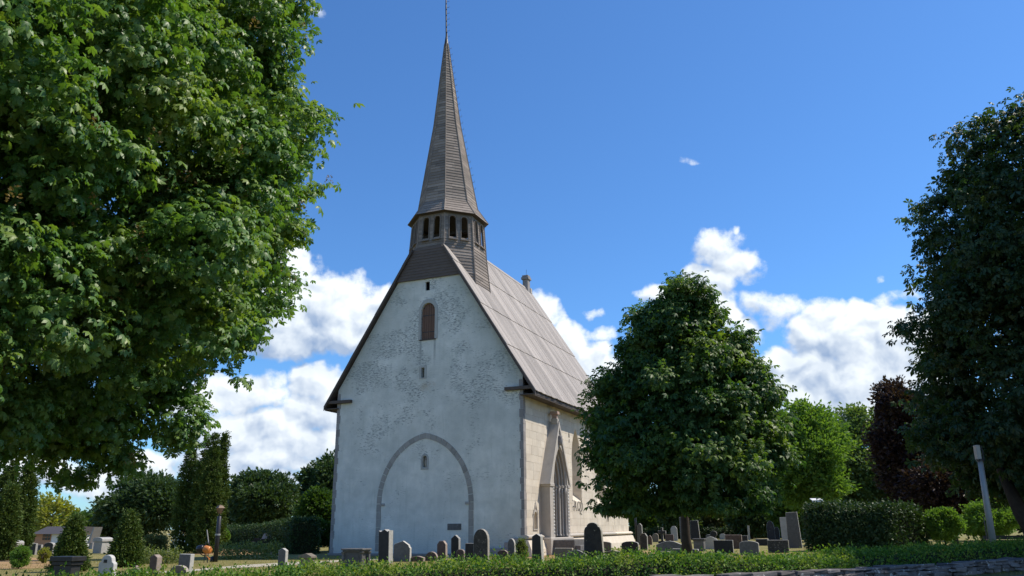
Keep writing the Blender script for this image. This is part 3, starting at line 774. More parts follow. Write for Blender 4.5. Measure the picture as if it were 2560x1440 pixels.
blocked = wins + [[(2.15, 0), (5.95, 0), (5.95, 4.0), (4.05, 7.4), (2.15, 4.0)], ni_o]
blocks = []; z = 1.10
while z < 8.3:
    h = random.uniform(.36, .50); z1 = min(z + h, 8.3); y = .32 if int(z * 7) % 2 else .24
    while y < 16.45:
        w = random.uniform(.55, 1.15); y1 = min(y + w, 16.48)
        ys = np.linspace(y, y1, 25); free = [not any(inside(p, yy, zz) for p in blocked for zz in (z + .03, (z + z1) / 2, z1 - .03)) for yy in ys]
        st = None
        for k in range(len(ys) + 1):
            ok = k < len(ys) and free[k]
            if ok and st is None: st = ys[k]
            if not ok and st is not None:
                en = ys[k - 1]
                if en - st > .09: blocks.append((st, en, z, z1))
                st = None
        y = y1
    z = z1
blocks.sort(key=lambda b: -(b[1] - b[0]) / (b[0] + 50) ** 2)
rest = MB()
for k, (y0, y1, z0, z1) in enumerate(blocks):
    d = 6.008 + random.uniform(0, .010); m = MB() if k < 290 else rest
    m.box((5.97, y0 + .004, z0 + .004), (d, y1 - .004, z1 - .004))
    if k < 290: m.build('ashlar_block', 'ashlar', south)
rest.build('ashlar_blocks', 'ashlar', south, kind='stuff')
# plinth with its moulding
m = MB(); m.prism_y([(5.9, 0), (6.42, 0), (6.40, .35), (6.24, .78), (5.9, .86)], -.10, 2.2); m.prism_y([(5.9, 0), (6.42, 0), (6.40, .35), (6.24, .78), (5.9, .86)], 5.85, 16.6)
m.build('plinth', 'ashlar', CH)
m = MB(); pr = [(5.9, .88), (6.17, .88), (6.26, .93), (6.26, .99), (6.12, 1.07), (5.9, 1.08)]
m.prism_y(pr, -.06, 2.2); m.prism_y(pr, 5.85, 16.55); m.build('plinth_moulding', 'portal', CH)
# windows: deep reveals, sloping sill, tracery lights at the back
for wi, (c, hw) in enumerate(((8.78, .87), (13.84, .85))):
    o = MB(); wo = wins[wi]; wi_ = arch_top(c, hw * .72, 3.75, 5.4, 7.1, 9, pointed=1.6); n = len(wo)
    A = [(6.0, y, z) for y, z in wo]; B = [(5.05, y, z) for y, z in wi_]
    o.add(A + B, [(k, (k+1) % n, (k+1) % n + n, k + n) for k in range(n)])
    wr = o.build('window_reveal', 'ashlar', CH)
    g = MB(); g.add([(5.06, y, z) for y, z in wi_], [tuple(range(n))]); gl = g.build('window_pane', 'glass', wr)
    for k in range(2):
        t = MB(); t.tube([(5.1, c - .2 + .4 * k, 3.75), (5.1, c - .2 + .4 * k, 6.3)], .05, 6); t.build('mullion', 'portal', wr)
    # coursed stones of the far jamb
    z = 3.25; k = 0
    while z < 6.3:
        h = random.uniform(.26, .42)
        jy = lambda x, zz: (c + hw) + (c + hw * .72 - (c + hw)) * (6.0 - x) / .95 - (0 if zz < 5.4 else ((zz - 5.4) / 2.0) ** 1.6 * hw * .55)
        cut = random.choice([.35, .5, .62])
        for x0, x1 in ((5.98, 5.98 - .9 * cut), (5.97 - .9 * cut, 5.12)):
            if x0 - x1 < .1 or z + h > 5.45: continue
            b = MB(); e = .012 + random.uniform(0, .012)
            zl = z + max(0, (6 - x1) / .95 * .8 - (z - 2.95)) if z < 3.8 else z
            if zl > z + h - .05: continue
            b.hexa([(x1, jy(x1, z) - e, zl), (x0, jy(x0, z) - e, zl), (x0, jy(x0, z) + .02, zl), (x1, jy(x1, z) + .02, zl),
                    (x1, jy(x1, z) - e, z + h - .012), (x0, jy(x0, z) - e, z + h - .012), (x0, jy(x0, z) + .02, z + h - .012), (x1, jy(x1, z) + .02, z + h - .012)])
            b.build('jamb_stone', 'ashlar', wr)
        z += h; k += 1
# wrought marks (wall anchors) under the first window: A A, Q, D like loops
def strokes(name, curves, y0, z0, sc, parent):
    m = MB()
    for c in curves: m.tube([(6.035, y0 + x * sc, z0 + zz * sc) for x, zz in c], .014, 5)
    return m.build(name, 'iron', parent)
arc = lambda cx, cz, r, a0, a1, n=9: [(cx + r * math.cos(R(a0 + (a1 - a0) * k / n)), cz + r * math.sin(R(a0 + (a1 - a0) * k / n))) for k in range(n + 1)]
strokes('carved_mark', [[(0, 1), (.45, 1)], arc(.45, .72, .28, 90, -90), [(.45, .44), (.1, .44)], [(.1, .44), (.15, 0)], [(.55, 0), (.85, .95), (1.15, 0)], [(.68, .4), (1.02, .4)],
        [(1.35, 0), (1.4, .08)], arc(1.95, .5, .42, 0, 360, 14), [(2.05, .25), (2.4, -.15)], [(2.65, 0), (2.65, .95)], arc(2.65, .48, .48, 90, -90), [(2.2, -.2), (2.9, -.3)]], 7.75, 2.38, .62, CH)
strokes('carved_sign', [[(0, 0), (.3, .9), (.5, .2)], [(.1, .45), (.55, .5)], [(.6, .9), (.6, 0)]], 17.4 - 2.4, 1.75, .6, CH)
strokes('carved_letter', [[(0, 0), (.25, .9), (.5, 0)], [(.1, .4), (.4, .4)], [(.2, -.9), (.3, -.3)]], 7.35, 6.75, .35, CH)

# ---- portal
PT = MB()
front = 6.55
gab = [(2.42, .9), (5.68, .9), (5.68, 3.95), (4.05, 7.15), (2.42, 3.95)]
po = arch_top(4.22, 1.12, .9, 3.72, 5.95, 10, pointed=.8)
face_with_holes(PT, gab, [po], lambda y, z: (front, y, z), recess=.10, dirv=(-1, 0, 0))
n = len(gab); PT.add([(front, y, z) for y, z in gab] + [(5.98, y, z) for y, z in gab], [(k, (k+1) % n, (k+1) % n + n, k + n) for k in range(n)])
portal = PT.build('portal', 'portal', CH)
for s in (-1, 1):       # sloping coping stones of the gable
    a, b = (4.05 + s * 1.80, 3.72), (4.05, 7.34)
    d = Vector((b[0] - a[0], b[1] - a[1])).normalized(); nn_ = Vector((-d[1], d[0])) * .13
    if nn_[1] < 0: nn_ = -nn_
    q = [a, b, (b[0] , b[1] - .34), (a[0] - s * .16, a[1] - .02)]
    m = MB(); m.prism_x(q, 5.98, front + .07); m.build('gable_coping', 'portal', portal)
m = MB(); m.box((6.15, 3.92, 7.18), (6.55, 4.18, 7.5)); m.build('finial', 'portal', portal, bev=.03)
m = MB(); m.box((6.2, 3.95, 7.5), (6.5, 4.15, 7.72)); m.box((6.12, 3.86, 7.72), (6.58, 4.24, 7.90)); m.build('finial', 'portal_red', portal, bev=.02)
m = MB(); m.lathe([(.06, 5.95), (.14, 6.05), (.17, 6.25), (.14, 6.42), (.15, 6.5), (.03, 6.52)], 10, (front + .06, 4.12, 0)); m.build('carved_head', 'quoin', portal, True)
for k in range(6):      # orders of the doorway: roll mouldings and shafts
    hw = 1.10 - k * .125; x = front - .12 - k * .15; rr = .072 if k % 2 == 0 else .05
    pth = arch_top(4.22, hw, .9, 3.72, 5.95 - k * .2, 10, pointed=.8)
    pth = [p for p in pth[1:]] + [pth[0]]
    m = MB(); m.tube([(x, y, z) for y, z in pth if z >= 3.7], rr, 8, False); m.build('archivolt', 'portal', portal, True)
    po_o = arch_top(4.22, hw + .13, .9, 3.72, 6.05 - k * .2, 10, pointed=.8); po_i = arch_top(4.22, hw - .02, .9, 3.72, 5.92 - k * .2, 10, pointed=.8)
    m = MB(); face_with_holes(m, po_o, [po_i], lambda y, z: (x - .06, y, z), recess=.16, dirv=(-1, 0, 0)); m.build('doorway_order', 'portal', portal)
    for s in (-1, 1):
        m = MB(); y = 4.22 + s * hw
        m.lathe([(rr * 1.5, .92), (rr * 1.5, 1.0), (rr, 1.08), (rr, 3.28), (rr * 1.15, 3.32), (rr * .95, 3.36), (rr * 1.5, 3.62)], 10, (x, y, 0)); sh = m.build('shaft', 'portal', portal, True)
        m = MB(); m.box((x - .09, y - .09, 3.60), (x + .09, y + .09, 3.76)); m.build('capital', 'portal', sh, bev=.02)
m = MB(); m.box((5.5, 3.5, .9), (5.56, 4.95, 5.2)); m.build('door', 'shutter', portal)
for s, y in ((-1, 2.98), (1, 5.46)):
    for k in range(14): 
        m = MB(); z = 1.1 + k * .18; m.add([(front + .005, y - .07, z), (front + .005, y + .07, z), (front + .005, y + .07, z + .13), (front + .005, y - .07, z + .13), (front + .06, y, z + .065)], [(0, 1, 4), (1, 2, 4), (2, 3, 4), (3, 0, 4)]); m.build('dogtooth', 'g_white', portal)
for ya, yb_ in ((2.34, 3.06), (5.38, 5.76)):
    m = MB(); m.box((5.98, ya, 3.60), (front + .05, yb_, 3.78)); m.build('capital_band', 'portal', portal, bev=.02)
m = MB(); m.box((5.98, 2.15, 0), (front + .1, 5.95, .9)); m.build('portal_base', 'portal', portal, bev=.03)
for k, (x1, zt) in enumerate(((7.85, .78), (8.15, .5), (8.45, .25))):
    m = MB(); m.box((front + .1, 2.5, .0 if k == 0 else .0), (x1, 5.7, zt)) if k == 0 else m.box((7.85 + .3 * (k - 1), 2.6, 0), (x1, 5.6, zt)); m.build('portal_step', 'g_grey', portal, bev=.02)

# lower east choir, mostly behind the young chestnut
m = MB(); m.box((-5.0, 16.52, 0), (6.0, 20.7, 5.2)); m.prism_y([(5.9, 0), (6.42, 0), (6.40, .35), (6.24, .78), (5.9, .86)], 16.6, 20.95); m.prism_y(pr, 16.55, 20.9); e_ = m.build('choir', 'ashlar', CH)
m = MB(); m.prism_y([(-5.3, 5.1), (6.3, 5.1), (.5, 10.5)], 16.76, 21.0); m.build('choir_roof', 'roofwood', e_)
for k in range(12):
    for r_ in range(9):
        if k + r_ * 12 > 60 and False: break
        m = MB(); y0 = 16.6 + (k % 6) * .68 + (.3 if r_ % 2 else 0); 
        if k < 6 and y0 < 20.2: m.box((5.99, y0, 1.1 + r_ * .42), (6.012, min(y0 + .67, 20.68), 1.1 + r_ * .42 + .41)); m.build('ashlar_block', 'ashlar', e_)

# ------------------------------------------------------------------ foliage machinery
def unit(a): return a / np.maximum(np.linalg.norm(a, axis=1, keepdims=True), 1e-9)
def place_leaves(tv, tf, P, D, N, S):
    """copies of a leaf template: x along D, z towards N"""
    D = unit(D); N = N - D * (N * D).sum(1, keepdims=True); N = unit(N); B = np.cross(N, D)
    k = len(tv)
    V = (P[:, None, :] + S[:, None, None] * (tv[None, :, 0:1] * D[:, None, :] + tv[None, :, 1:2] * B[:, None, :] + tv[None, :, 2:3] * N[:, None, :]))
    F = (tf[None, :, :] + (np.arange(len(P)) * k)[:, None, None]).reshape(-1, tf.shape[1])
    return V.reshape(-1, 3), F
def palmate(nl=6, half=False):
    """horse-chestnut leaf: drooping obovate leaflets from one point"""
    v = [(0, 0, 0)]; f = []
    for a in np.linspace(-112, 112, nl):
        L = 1.0 - .35 * abs(a) / 105; a = R(a); c, s = math.cos(a), math.sin(a)
        pts = [(.64, .235, -.26), (.86, 0, -.62), (.64, -.235, -.26), (.54, 0, -.14)]
        k = len(v)
        for x, y, z in pts: v.append((L * (x * c - y * s), L * (x * s + y * c), L * z))
        if half: f.append((0, k + 2, k + 1, k))
        else: f += [(0, k + 2, k + 1, k + 3), (0, k + 3, k + 1, k)]
    return np.array(v), np.array(f)
LEAF_PALM, LEAF_PALM_LO = palmate(6, True), palmate(5, True)
LEAF_ONE = (np.array([(0, 0, 0), (.5, .28, .06), (1, 0, -.08), (.5, -.28, .06)]), np.array([(0, 3, 2, 1)]))
LEAF_TWO = (np.array([(0, 0, 0), (.45, .30, .05), (1, 0, -.12), (.45, -.30, .05), (.5, 0, -.05)]), np.array([(0, 3, 2, 4), (0, 4, 2, 1)]))
def _spray(n, L, W, spread, seed):
    r = np.random.default_rng(seed); v = []; f = []
    for i in range(n):
        d = np.array([1, 0, 0]) * .6 + r.normal(0, spread, 3); d /= np.linalg.norm(d)
        n_ = r.normal(0, 1, 3); b = np.cross(d, n_); b /= np.linalg.norm(b)
        o = r.normal(0, .22, 3); k = len(v); v += [o, o + d * L * .5 + b * W, o + d * L, o + d * L * .5 - b * W]; f.append((k, k + 3, k + 2, k + 1))
    return np.array(v), np.array(f)
SPRAY = _spray(5, .75, .17, .55, 3)
def crown_points(lobes, n, r, inner=.62, bias_up=.0):
    """points in the outer shell of a union of ellipsoid lobes ((centre, radii) in metres)"""
    C = np.array([l[0] for l in lobes], float); A = np.array([l[1] for l in lobes], float)
    w = (A[:, 0] * A[:, 2]); w = w / w.sum()
    out = []; dirs = []
    tot = 0
    while tot < n:
        m = n * 2; i = r.choice(len(lobes), m, p=w)
        d = unit(r.normal(0, 1, (m, 3)) + np.array([0, 0, bias_up]))
        rad = inner + (1 - inner) * r.random((m, 1)) ** .6
        p = C[i] + d * A[i] * rad
        q = (p[:, None, :] - C[None]) / A[None]
        depth = (np.linalg.norm(q, axis=2)).min(1)
        keep = depth > inner * .86
        p, d = p[keep], d[keep]
        out.append(p); dirs.append(d); tot += len(p)
    return np.concatenate(out)[:n], np.concatenate(dirs)[:n]
def leafy(name, lobes, n_clump, per, clump_r, size, tmpl, mat, parent=None, seed=1, inner=.6, droop=.35, flat=.6, zmin=.15, up=.7, jitter=.35):
    r = np.random.default_rng(seed)
    cp, cd = crown_points(lobes, n_clump, r, inner)
    idx = np.repeat(np.arange(n_clump), per)
    off = np.clip(r.normal(0, 1, (len(idx), 3)), -1.7, 1.7) * np.array([1, 1, flat]) * clump_r * r.uniform(.6, 1.3, (n_clump, 1))[idx]
    P = cp[idx] + off
    D = unit(off) * .8 + cd[idx] * .7 + r.normal(0, .45, off.shape); D[:, 2] -= droop
    N = cd[idx] * .55 + r.normal(0, jitter, off.shape); N[:, 2] += up
    S = size * r.uniform(.65, 1.25, len(idx))
    k = P[:, 2] > zmin
    V, F = place_leaves(tmpl[0], tmpl[1], P[k], D[k], N[k], S[k])
    return np_mesh(name, V, F, mat, parent), cp, cd
def lobes_px(lst, D, margin=0.0):
    """(px, py, radius px, depth offset[, squash]) -> lobes at their own distance"""
    o = []
    for l in lst:
        px, py, rp, off = l[:4]; sq = l[4] if len(l) > 4 else 1.0
        p = at(px, py, D + off); r_ = rp * (D + off) / F_PX; r_ = max(r_ - margin, (.4 if rp > 90 else .62) * r_)
        o.append((p, (r_, r_, r_ * sq)))
    return o
def sprays(lobes, n, rmin, rmax, seed, inner=.86, out=.10):
    """bough ends: small lobes sitting on the surface of the big ones, with gaps between"""
    r = np.random.default_rng(seed); p, d = crown_points(lobes, n, r, inner)
    rad = r.uniform(rmin, rmax, n); p = p + d * r.normal(out, .28, (n, 1)) * rad[:, None] / rmax
    return [(p[i], (rad[i], rad[i], rad[i] * .78)) for i in range(n)] + [l for l in lobes if l[1][0] < rmax * 1.1]
def limbs(base, top, r0, r1, lobes, seed, nb=9, start=.3, bend=.25):
    """tapered trunk and boughs reaching into the lobes"""
    r = np.random.default_rng(seed); t = MB(); base = np.array(base, float); top = np.array(top, float)
    pts = []; H = top - base
    for i in range(9):
        k = i / 8; pts.append(base + H * k + r.normal(0, bend * .25, 3) * np.array([1, 1, 0]) * (k * (1.2 - k)))
    pts[0] = base - np.array([0, 0, .15])
    rad = [r0 * 1.45] + [r0 + (r1 - r0) * (i / 8) for i in range(1, 9)]
    t.tube(pts, rad, 10)
    b = MB()
    order = sorted(lobes, key=lambda l: -l[1][0])[:nb]
    for c, a in order:
        k = r.uniform(start, .75); s = base + H * k; c = np.array(c) + r.normal(0, .2, 3) * np.array(a)
        mid = (s + c) / 2 + np.array([0, 0, -.08 * np.linalg.norm(c - s)]) + r.normal(0, .15, 3)
        q = r0 * (1 - k) * .55 + .03
        b.tube([s, s * .6 + mid * .4 + r.normal(0, .06, 3), mid, mid * .4 + c * .6 + r.normal(0, .1, 3), c], [q, q * .8, q * .6, q * .4, q * .18], 6)
        for _ in range(3):
            e = c + r.normal(0, .55, 3) * np.array(a); b.tube([mid * .5 + c * .5, (mid + c * 2 + e * 1.5) / 4.5 + r.normal(0, .1, 3), e], [q * .35, q * .25, q * .08], 5)
    return t, b
def tree(name, label, cat, base, lobes, n_clump, per, clump_r, size, tmpl, mat, seed, trunk_r=.25, top=None, group=None, trunk=True, **kw):
    t = empty(name, tuple(base)); tag(t, label, cat, group); b3 = np.array(base, float)
    if top is None:
        c = max(lobes, key=lambda l: l[0][2]); top = np.array([b3[0] * .6 + c[0][0] * .4, b3[1] * .6 + c[0][1] * .4, c[0][2]])
    if not trunk: trunk_r = .02
    tr, br = limbs(b3, top, trunk_r, trunk_r * .25, lobes, seed)
    def rel(m): m.v = [tuple(np.array(v) - b3) for v in m.v]; return m
    rel(tr).build('trunk', 'bark', t, True); rel(br).build('branches', 'bark', t, True, kind='stuff')
    spray = kw.pop('spray', None)
    lb = [(np.array(c) - b3, a) for c, a in lobes]
    if spray: lb = sprays(lb, *spray, seed + 500)
    kw.setdefault('zmin', .25 - b3[2])
    o, cp, cd = leafy('crown', lb, n_clump, per, clump_r, size, tmpl, mat, t, seed, **kw)
    o['kind'] = 'stuff'
    return t, cp, cd
def flower_spikes(parent, cp, cd, n, seed, size=.22):
    r = np.random.default_rng(seed); i = r.choice(len(cp), n, replace=False)
    base = cp[i] + cd[i] * .25 + np.array([0, 0, .12]); P = []; D = []
    per = 26
    h = np.tile(np.linspace(0, 1, per), n); an = r.uniform(0, 6.28, n * per)
    b = np.repeat(base, per, 0); rad = (1 - h * .8) * .075
    P = b + np.stack([np.cos(an) * rad, np.sin(an) * rad, h * size], 1)
    D = np.stack([np.cos(an), np.sin(an), np.full(n * per, .5)], 1)
    V, F = place_leaves(*LEAF_ONE, P, D, r.normal(0, 1, P.shape), np.full(len(P), .055))
    o = np_mesh('flower_spikes', V, F, 'flower', parent); o['kind'] = 'stuff'; return o

# ---- the old horse chestnut at the left, its trunk beyond the edge of the picture
D0 = 15.0
CHN = lobes_px([
 (-40,400,620,1.0),(250,300,330,-1.0),(500,260,200,-.6),(640,90,130,.2),(690,150,70,.6),(560,90,180,.8),(700,30,60,1.0),(400,50,260,0),(740,90,40,.8),(755,120,26,.9),
 (700,330,95,.6),(745,290,62,1.0),(788,285,40,1.2),(700,250,60,1.0),(640,420,130,.1),(700,470,62,.3),(670,560,62,.6),(735,400,50,.9),(550,500,150,-.5),(720,560,30,.7),
 (650,770,62,1.2),(688,735,38,1.2),(560,690,120,.6),(600,840,62,1.4),(570,900,38,1.6),(595,945,20,1.6),(630,810,46,1.2),(460,740,200,1.2),(300,560,220,-1.0),(120,480,220,-1.6),(60,590,150,-1.6),(40,690,90,-1.6),(150,640,120,-1.2),
 (300,800,240,3.6),(100,830,240,3.6),(420,900,120,3.2),(380,990,80,3.2),(425,960,46,3.0),(435,1030,40,3.0),(250,960,150,3.6),(60,960,160,3.6),(320,1040,70,3.2),(280,1090,40,3.2),(312,1140,26,3.2),(325,1180,16,3.2),(170,1040,80,3.4),(210,1100,36,3.4),(60,1060,70,3.4),(-60,1010,120,3.2),(120,1110,30,3.4),(420,1080,44,3.0),(455,1110,26,3.0),(470,1060,24,3.0),(10,1110,40,3.4),
 (325,1150,34,3.2),(280,1110,46,3.2),(60,1100,50,3.2),(150,1120,44,3.2),(-20,1110,60,3.0),(560,560,180,3.2),(480,400,260,3.2),(600,250,200,2.6),(520,740,140,3.2),(300,600,300,3.8),(560,600,150,1.8),(470,620,200,4.6),(560,780,90,2.4),
 (-200,-720,560,-4.5),(350,-680,440,-4.0),(-950,200,600,-3.5),(700,-560,260,-2.5),  # unseen lobes nearer the camera, added to keep skylight off the underside
 (-350,500,560,0),(-300,-100,520,.5),(150,-180,420,.5),(420,-170,220,.8),(-500,800,300,0),(200,150,300,-1.4),(-20,200,260,-1.6)], D0, .30)
chb = np.array(at(-190, 1200, D0 + .8)); chb[2] = 0.0
t, cp, cd = tree('horse_chestnut', 'huge old horse chestnut with faded flower spikes overhanging the upper left', 'tree', chb, CHN, 9600, 12, .16, .124, LEAF_PALM, 'chestnut', 21, .55, inner=.62, droop=.6, flat=.55, zmin=1.6, up=.7, spray=(250, .40, .95))
flower_spikes(t, cp, cd, 330, 5)
# a filling of leaves deeper inside the crown
lb = [(np.array(c) - chb, tuple(np.array(a) * .84)) for c, a in CHN]
o, _, _ = leafy('inner_leaves', lb, 3200, 9, .32, .19, LEAF_PALM_LO, 'chestnut', t, 22, inner=.5, droop=.4, zmin=2.2); o['kind'] = 'stuff'

# ---- young chestnut before the church
D1 = 29.5
YC = lobes_px([(1700,700,26,0),(1702,730,38,0),(1690,765,60,0),(1735,745,30,0),(1690,830,105,0),(1600,790,34,.2),(1640,800,60,0),(1770,790,50,0),(1740,760,50,.2),(1600,870,70,.2),(1700,920,150,0),(1815,870,54,0),(1845,845,30,.3),(1872,910,40,0),(1800,900,80,-.6),
 (1560,960,90,0),(1700,1020,190,0,.9),(1880,990,90,0),(1925,980,36,.2),(1500,1040,50,0),(1520,1080,75,-.4),(1600,1100,130,-1.0),(1760,1120,170,-1.0),(1880,1100,88,0),(1930,1070,42,.3),(1940,1140,34,.2),
 (1488,1130,28,.1),(1510,1160,42,0),(1560,1190,70,-.4),(1530,1255,38,.2),(1500,1205,22,.2),(1580,1265,50,.2),(1660,1230,90,0),(1780,1230,100,0),(1870,1200,76,0),(1915,1225,34,.3),(1700,1275,60,.3,.6),(1800,1285,60,.3,.6),(1850,1268,46,.4,.7),(1620,1290,40,.3,.7)], D1, .58)
yb = ground(1721, 1411); 
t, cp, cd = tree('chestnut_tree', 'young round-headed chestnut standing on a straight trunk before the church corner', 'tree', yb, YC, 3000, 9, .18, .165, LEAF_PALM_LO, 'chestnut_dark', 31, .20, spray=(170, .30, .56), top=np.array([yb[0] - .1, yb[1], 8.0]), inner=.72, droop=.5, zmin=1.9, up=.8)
lb = [(np.array(c) - yb, tuple(np.array(a) * .92)) for c, a in YC]
o, _, _ = leafy('inner_leaves', lb, 1300, 9, .36, .24, LEAF_PALM_LO, 'chestnut_dark', t, 32, inner=.35, droop=.4, zmin=1.9); o['kind'] = 'stuff'

# ---- tall chestnut at the right edge
D2 = 39.0
RC = lobes_px([(2530,310,60,0),(2570,290,60,.5),(2450,340,70,0),(2400,330,36,.3),(2580,420,180,0),(2440,440,90,0),(2390,480,60,.2),(2320,530,44,.4),(2290,540,22,.4),(2360,580,70,.1),(2440,620,130,-.5),(2600,650,220,-.5),
 (2340,690,44,.4),(2325,680,22,.6),(2390,740,70,.2),(2500,820,190,-.6),(2380,850,70,.3),(2345,890,44,.3),(2310,930,40,.5),(2390,960,110,3.0),(2300,990,34,.7),(2500,1030,190,6.0),(2370,1080,70,4.0),(2330,1110,50,.5),(2450,1150,80,5.0,.8),(2400,1120,70,5.0),(2470,1200,60,5.5,.8),(2545,1195,75,6.0),(2520,1240,50,6.5,.8),(2420,1190,44,5.5),(2560,1150,120,5.0,.8),(2650,900,300,0),(2800,600,330,0),(2850,1000,300,0),(2760,400,200,0),(2700,1150,160,0,.7)], D2, .75)
for c_, a_ in (((25.2, 26.0, 15.0), 3.8), ((26.4, 27.0, 19.5), 3.6), ((23.0, 25.2, 10.5), 2.3), ((22.2, 24.2, 13.0), 1.9), ((24.8, 24.5, 18.0), 3.0)):
    RC.append((np.array(c_), (a_, a_, a_ * .9)))       # unseen boughs added over the road, right of the picture, to shade the wall
rb = np.array(at(2625, 1200, D2 + .6)); rb[2] = 0.0
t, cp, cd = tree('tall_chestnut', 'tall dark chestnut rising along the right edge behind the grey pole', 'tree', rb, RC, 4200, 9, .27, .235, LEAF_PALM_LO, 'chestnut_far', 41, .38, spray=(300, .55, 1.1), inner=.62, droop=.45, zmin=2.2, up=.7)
flower_spikes(t, cp, cd, 260, 6, .25)
lb = [(np.array(c) - rb, tuple(np.array(a) * .9)) for c, a in RC]
o, _, _ = leafy('inner_leaves', lb, 2000, 9, .6, .34, LEAF_PALM_LO, 'chestnut_far', t, 42, inner=.3, zmin=2.4); o['kind'] = 'stuff'
# leaning bough of that tree low at the right edge
m = MB(); p0, p1, p2 = at(2606, 1370, D2 - 1), at(2549, 1275, D2 - 1), at(2500, 1170, D2 - 1)
m.tube([tuple(p - rb) for p in (p0, p1, p2)], [.36, .28, .16], 8); m.build('bough', 'bark', t, True)

# ---- background trees
def bgtree(name, label, px_l, px_r, py_t, py_b, dist, mat, seed, n=700, per=7, size=None, cr=None, tmpl=SPRAY, nl=11, shape='round', trunk=True, group=None, gap=.0, zmin=.2, inner=.66):
    r = np.random.default_rng(seed); cx = (px_l + px_r) / 2; k = dist / F_PX
    w = (px_r - px_l) / 2 * k; cr = cr or w * .12; w = max(w - cr * .8, w * .7); zt = at(cx, py_t, dist)[2]; zb = max(at(cx, py_b, dist)[2], .3)
    g = at(cx, 1300, dist); base = np.array([g[0], g[1], 0.0]); L = []
    if zmin < .1: zb = .02
    if shape == 'column':
        h = zt - zb
        for i in range(9):
            f = i / 8; rr = w * (1.0 if f < .45 else (1 - ((f - .45) / .57) ** 1.7)) * (.8 if f < .06 else 1)
            L.append((base + np.array([r.normal(0, .06) * w, 0, zb + h * (.05 + f * .92)]), (max(rr, .15), max(rr, .15), h / 11)))
    elif shape == 'cone':
        h = zt - zb
        for i in range(7):
            f = i / 6; rr = w * (1 - f) ** .8 * (1 if f > .1 else .92) + .06
            L.append((base + np.array([0, 0, zb + h * (.07 + f * .86)]), (rr, rr, h / 9)))
    else:
        L.append((base + np.array([0, 0, (zt + zb) / 2]), (w * .72, w * .72, (zt - zb) * .40)))
        for i in range(nl):
            a = r.uniform(0, 6.28); e = r.uniform(-.7, 1.0); rr = r.uniform(.26, .42)
            cz = (zt + zb) / 2 + (zt - zb) / 2 * e * (1 - rr * .8); rad = w * (1 - rr) * math.sqrt(max(1 - (e * .85) ** 2, .05))
            L.append((base + np.array([math.cos(a) * rad, math.sin(a) * rad, cz]), (w * rr, w * rr, min(w, (zt - zb) / 2) * rr)))
        L.append((base + np.array([r.normal(0, .1) * w, 0, zt - (zt - zb) * .14]), (w * .34, w * .34, (zt - zb) * .14)))
    size = size or .012 * dist * .55
    return tree(name, label, 'tree' if shape != 'bush' else 'shrub', base, L, n, per, cr, size, tmpl, mat, seed, max(w * .06, .06), group=group, trunk=trunk, zmin=zmin, inner=inner, droop=.15, up=.5)
bgtree('broadleaf_tree', 'dark rounded tree just left of the tall thuja clump', 268, 470, 1192, 1345, 88, 'fardark', 101, 1000)
bgtree('broadleaf_tree', 'dark rounded tree between the thuja clump and the church, above the clipped hedge', 560, 745, 1190, 1335, 80, 'fardark', 102, 1100)
bgtree('broadleaf_tree', 'small dark tree filling the gap right of the thuja clump', 520, 620, 1230, 1345, 95, 'fardark', 103, 600)
bgtree('broadleaf_tree', 'dark green tree rising against the left wall of the church', 742, 900, 1143, 1330, 84, 'fardark', 104, 1100)
bgtree('broadleaf_tree', 'lighter green tree in front of the dark one beside the church wall', 745, 868, 1232, 1352, 70, 'midgreen', 105, 800)
bgtree('flowering_shrub', 'white-flowering leafy shrub close to the church left corner', 762, 838, 1300, 1376, 56, 'midgreen', 106, 500, size=.2)
bgtree('thin_tree', 'thin open tree with yellow-green leaves above the far house', 86, 178, 1243, 1345, 95, 'yellowgreen', 107, 75, per=5, nl=9, inner=.85)
bgtree('broadleaf_tree', 'olive green tree behind the far house between thujas and yellow tree', 60, 140, 1290, 1352, 105, 'olive', 108, 350)
bgtree('broadleaf_tree', 'grey-green loose tree left of the dark rounded tree', 245, 330, 1262, 1345, 90, 'olive', 109, 450)
for i, (a, b, t_, d) in enumerate(((140, 270, 1288, 200), (180, 300, 1292, 210), (-60, 80, 1285, 200))):
    bgtree('distant_tree', ['low green distant tree behind the dark clipped conifer', 'low green distant tree right of the grey gable roof', 'distant tree at the far left behind the columnar thujas'][i], a, b, t_, 1340, d, 'midgreen', 110 + i, 500)
# thujas
for i, (a, b, t_, bt, d, lab) in enumerate((
    (436, 487, 1108, 1362, 60, 'columnar thuja forming the left flank of the tall clump behind the lantern'),
    (474, 522, 1112, 1360, 59, 'columnar thuja with a rounded top in the middle of the tall clump'),
    (494, 545, 1101, 1366, 57, 'tallest columnar thuja of the clump, standing in front'),
    (522, 560, 1100, 1362, 59, 'slender columnar thuja on the right side of the tall clump'),
    (30, 78, 1150, 1372, 58, 'tall columnar thuja at the far left, right of its pair'),
    (-30, 42, 1160, 1372, 60, 'columnar thuja at the left edge of the picture'),
    (-12, 40, 1222, 1378, 52, 'shorter pale green thuja in front of the left edge pair'))):
    bgtree('columnar_thuja', lab, a, b, t_, bt, d, 'thuja', 130 + i, 620, per=9, size=.20, cr=.14, tmpl=SPRAY, shape='column', group='columnar thujas', zmin=.05, inner=.8)
bgtree('clipped_conifer', 'broad dark conifer directly behind the big dark table tomb', 158, 220, 1299, 1397, 36, 'thuja', 140, 900, per=9, size=.15, cr=.12, shape='cone', zmin=.05, inner=.7)
bgtree('clipped_conifer', 'pointed conical conifer between two pale chest tombs', 293, 359, 1284, 1389, 39, 'thuja', 141, 900, per=9, size=.15, cr=.12, shape='cone', zmin=.05, inner=.7)
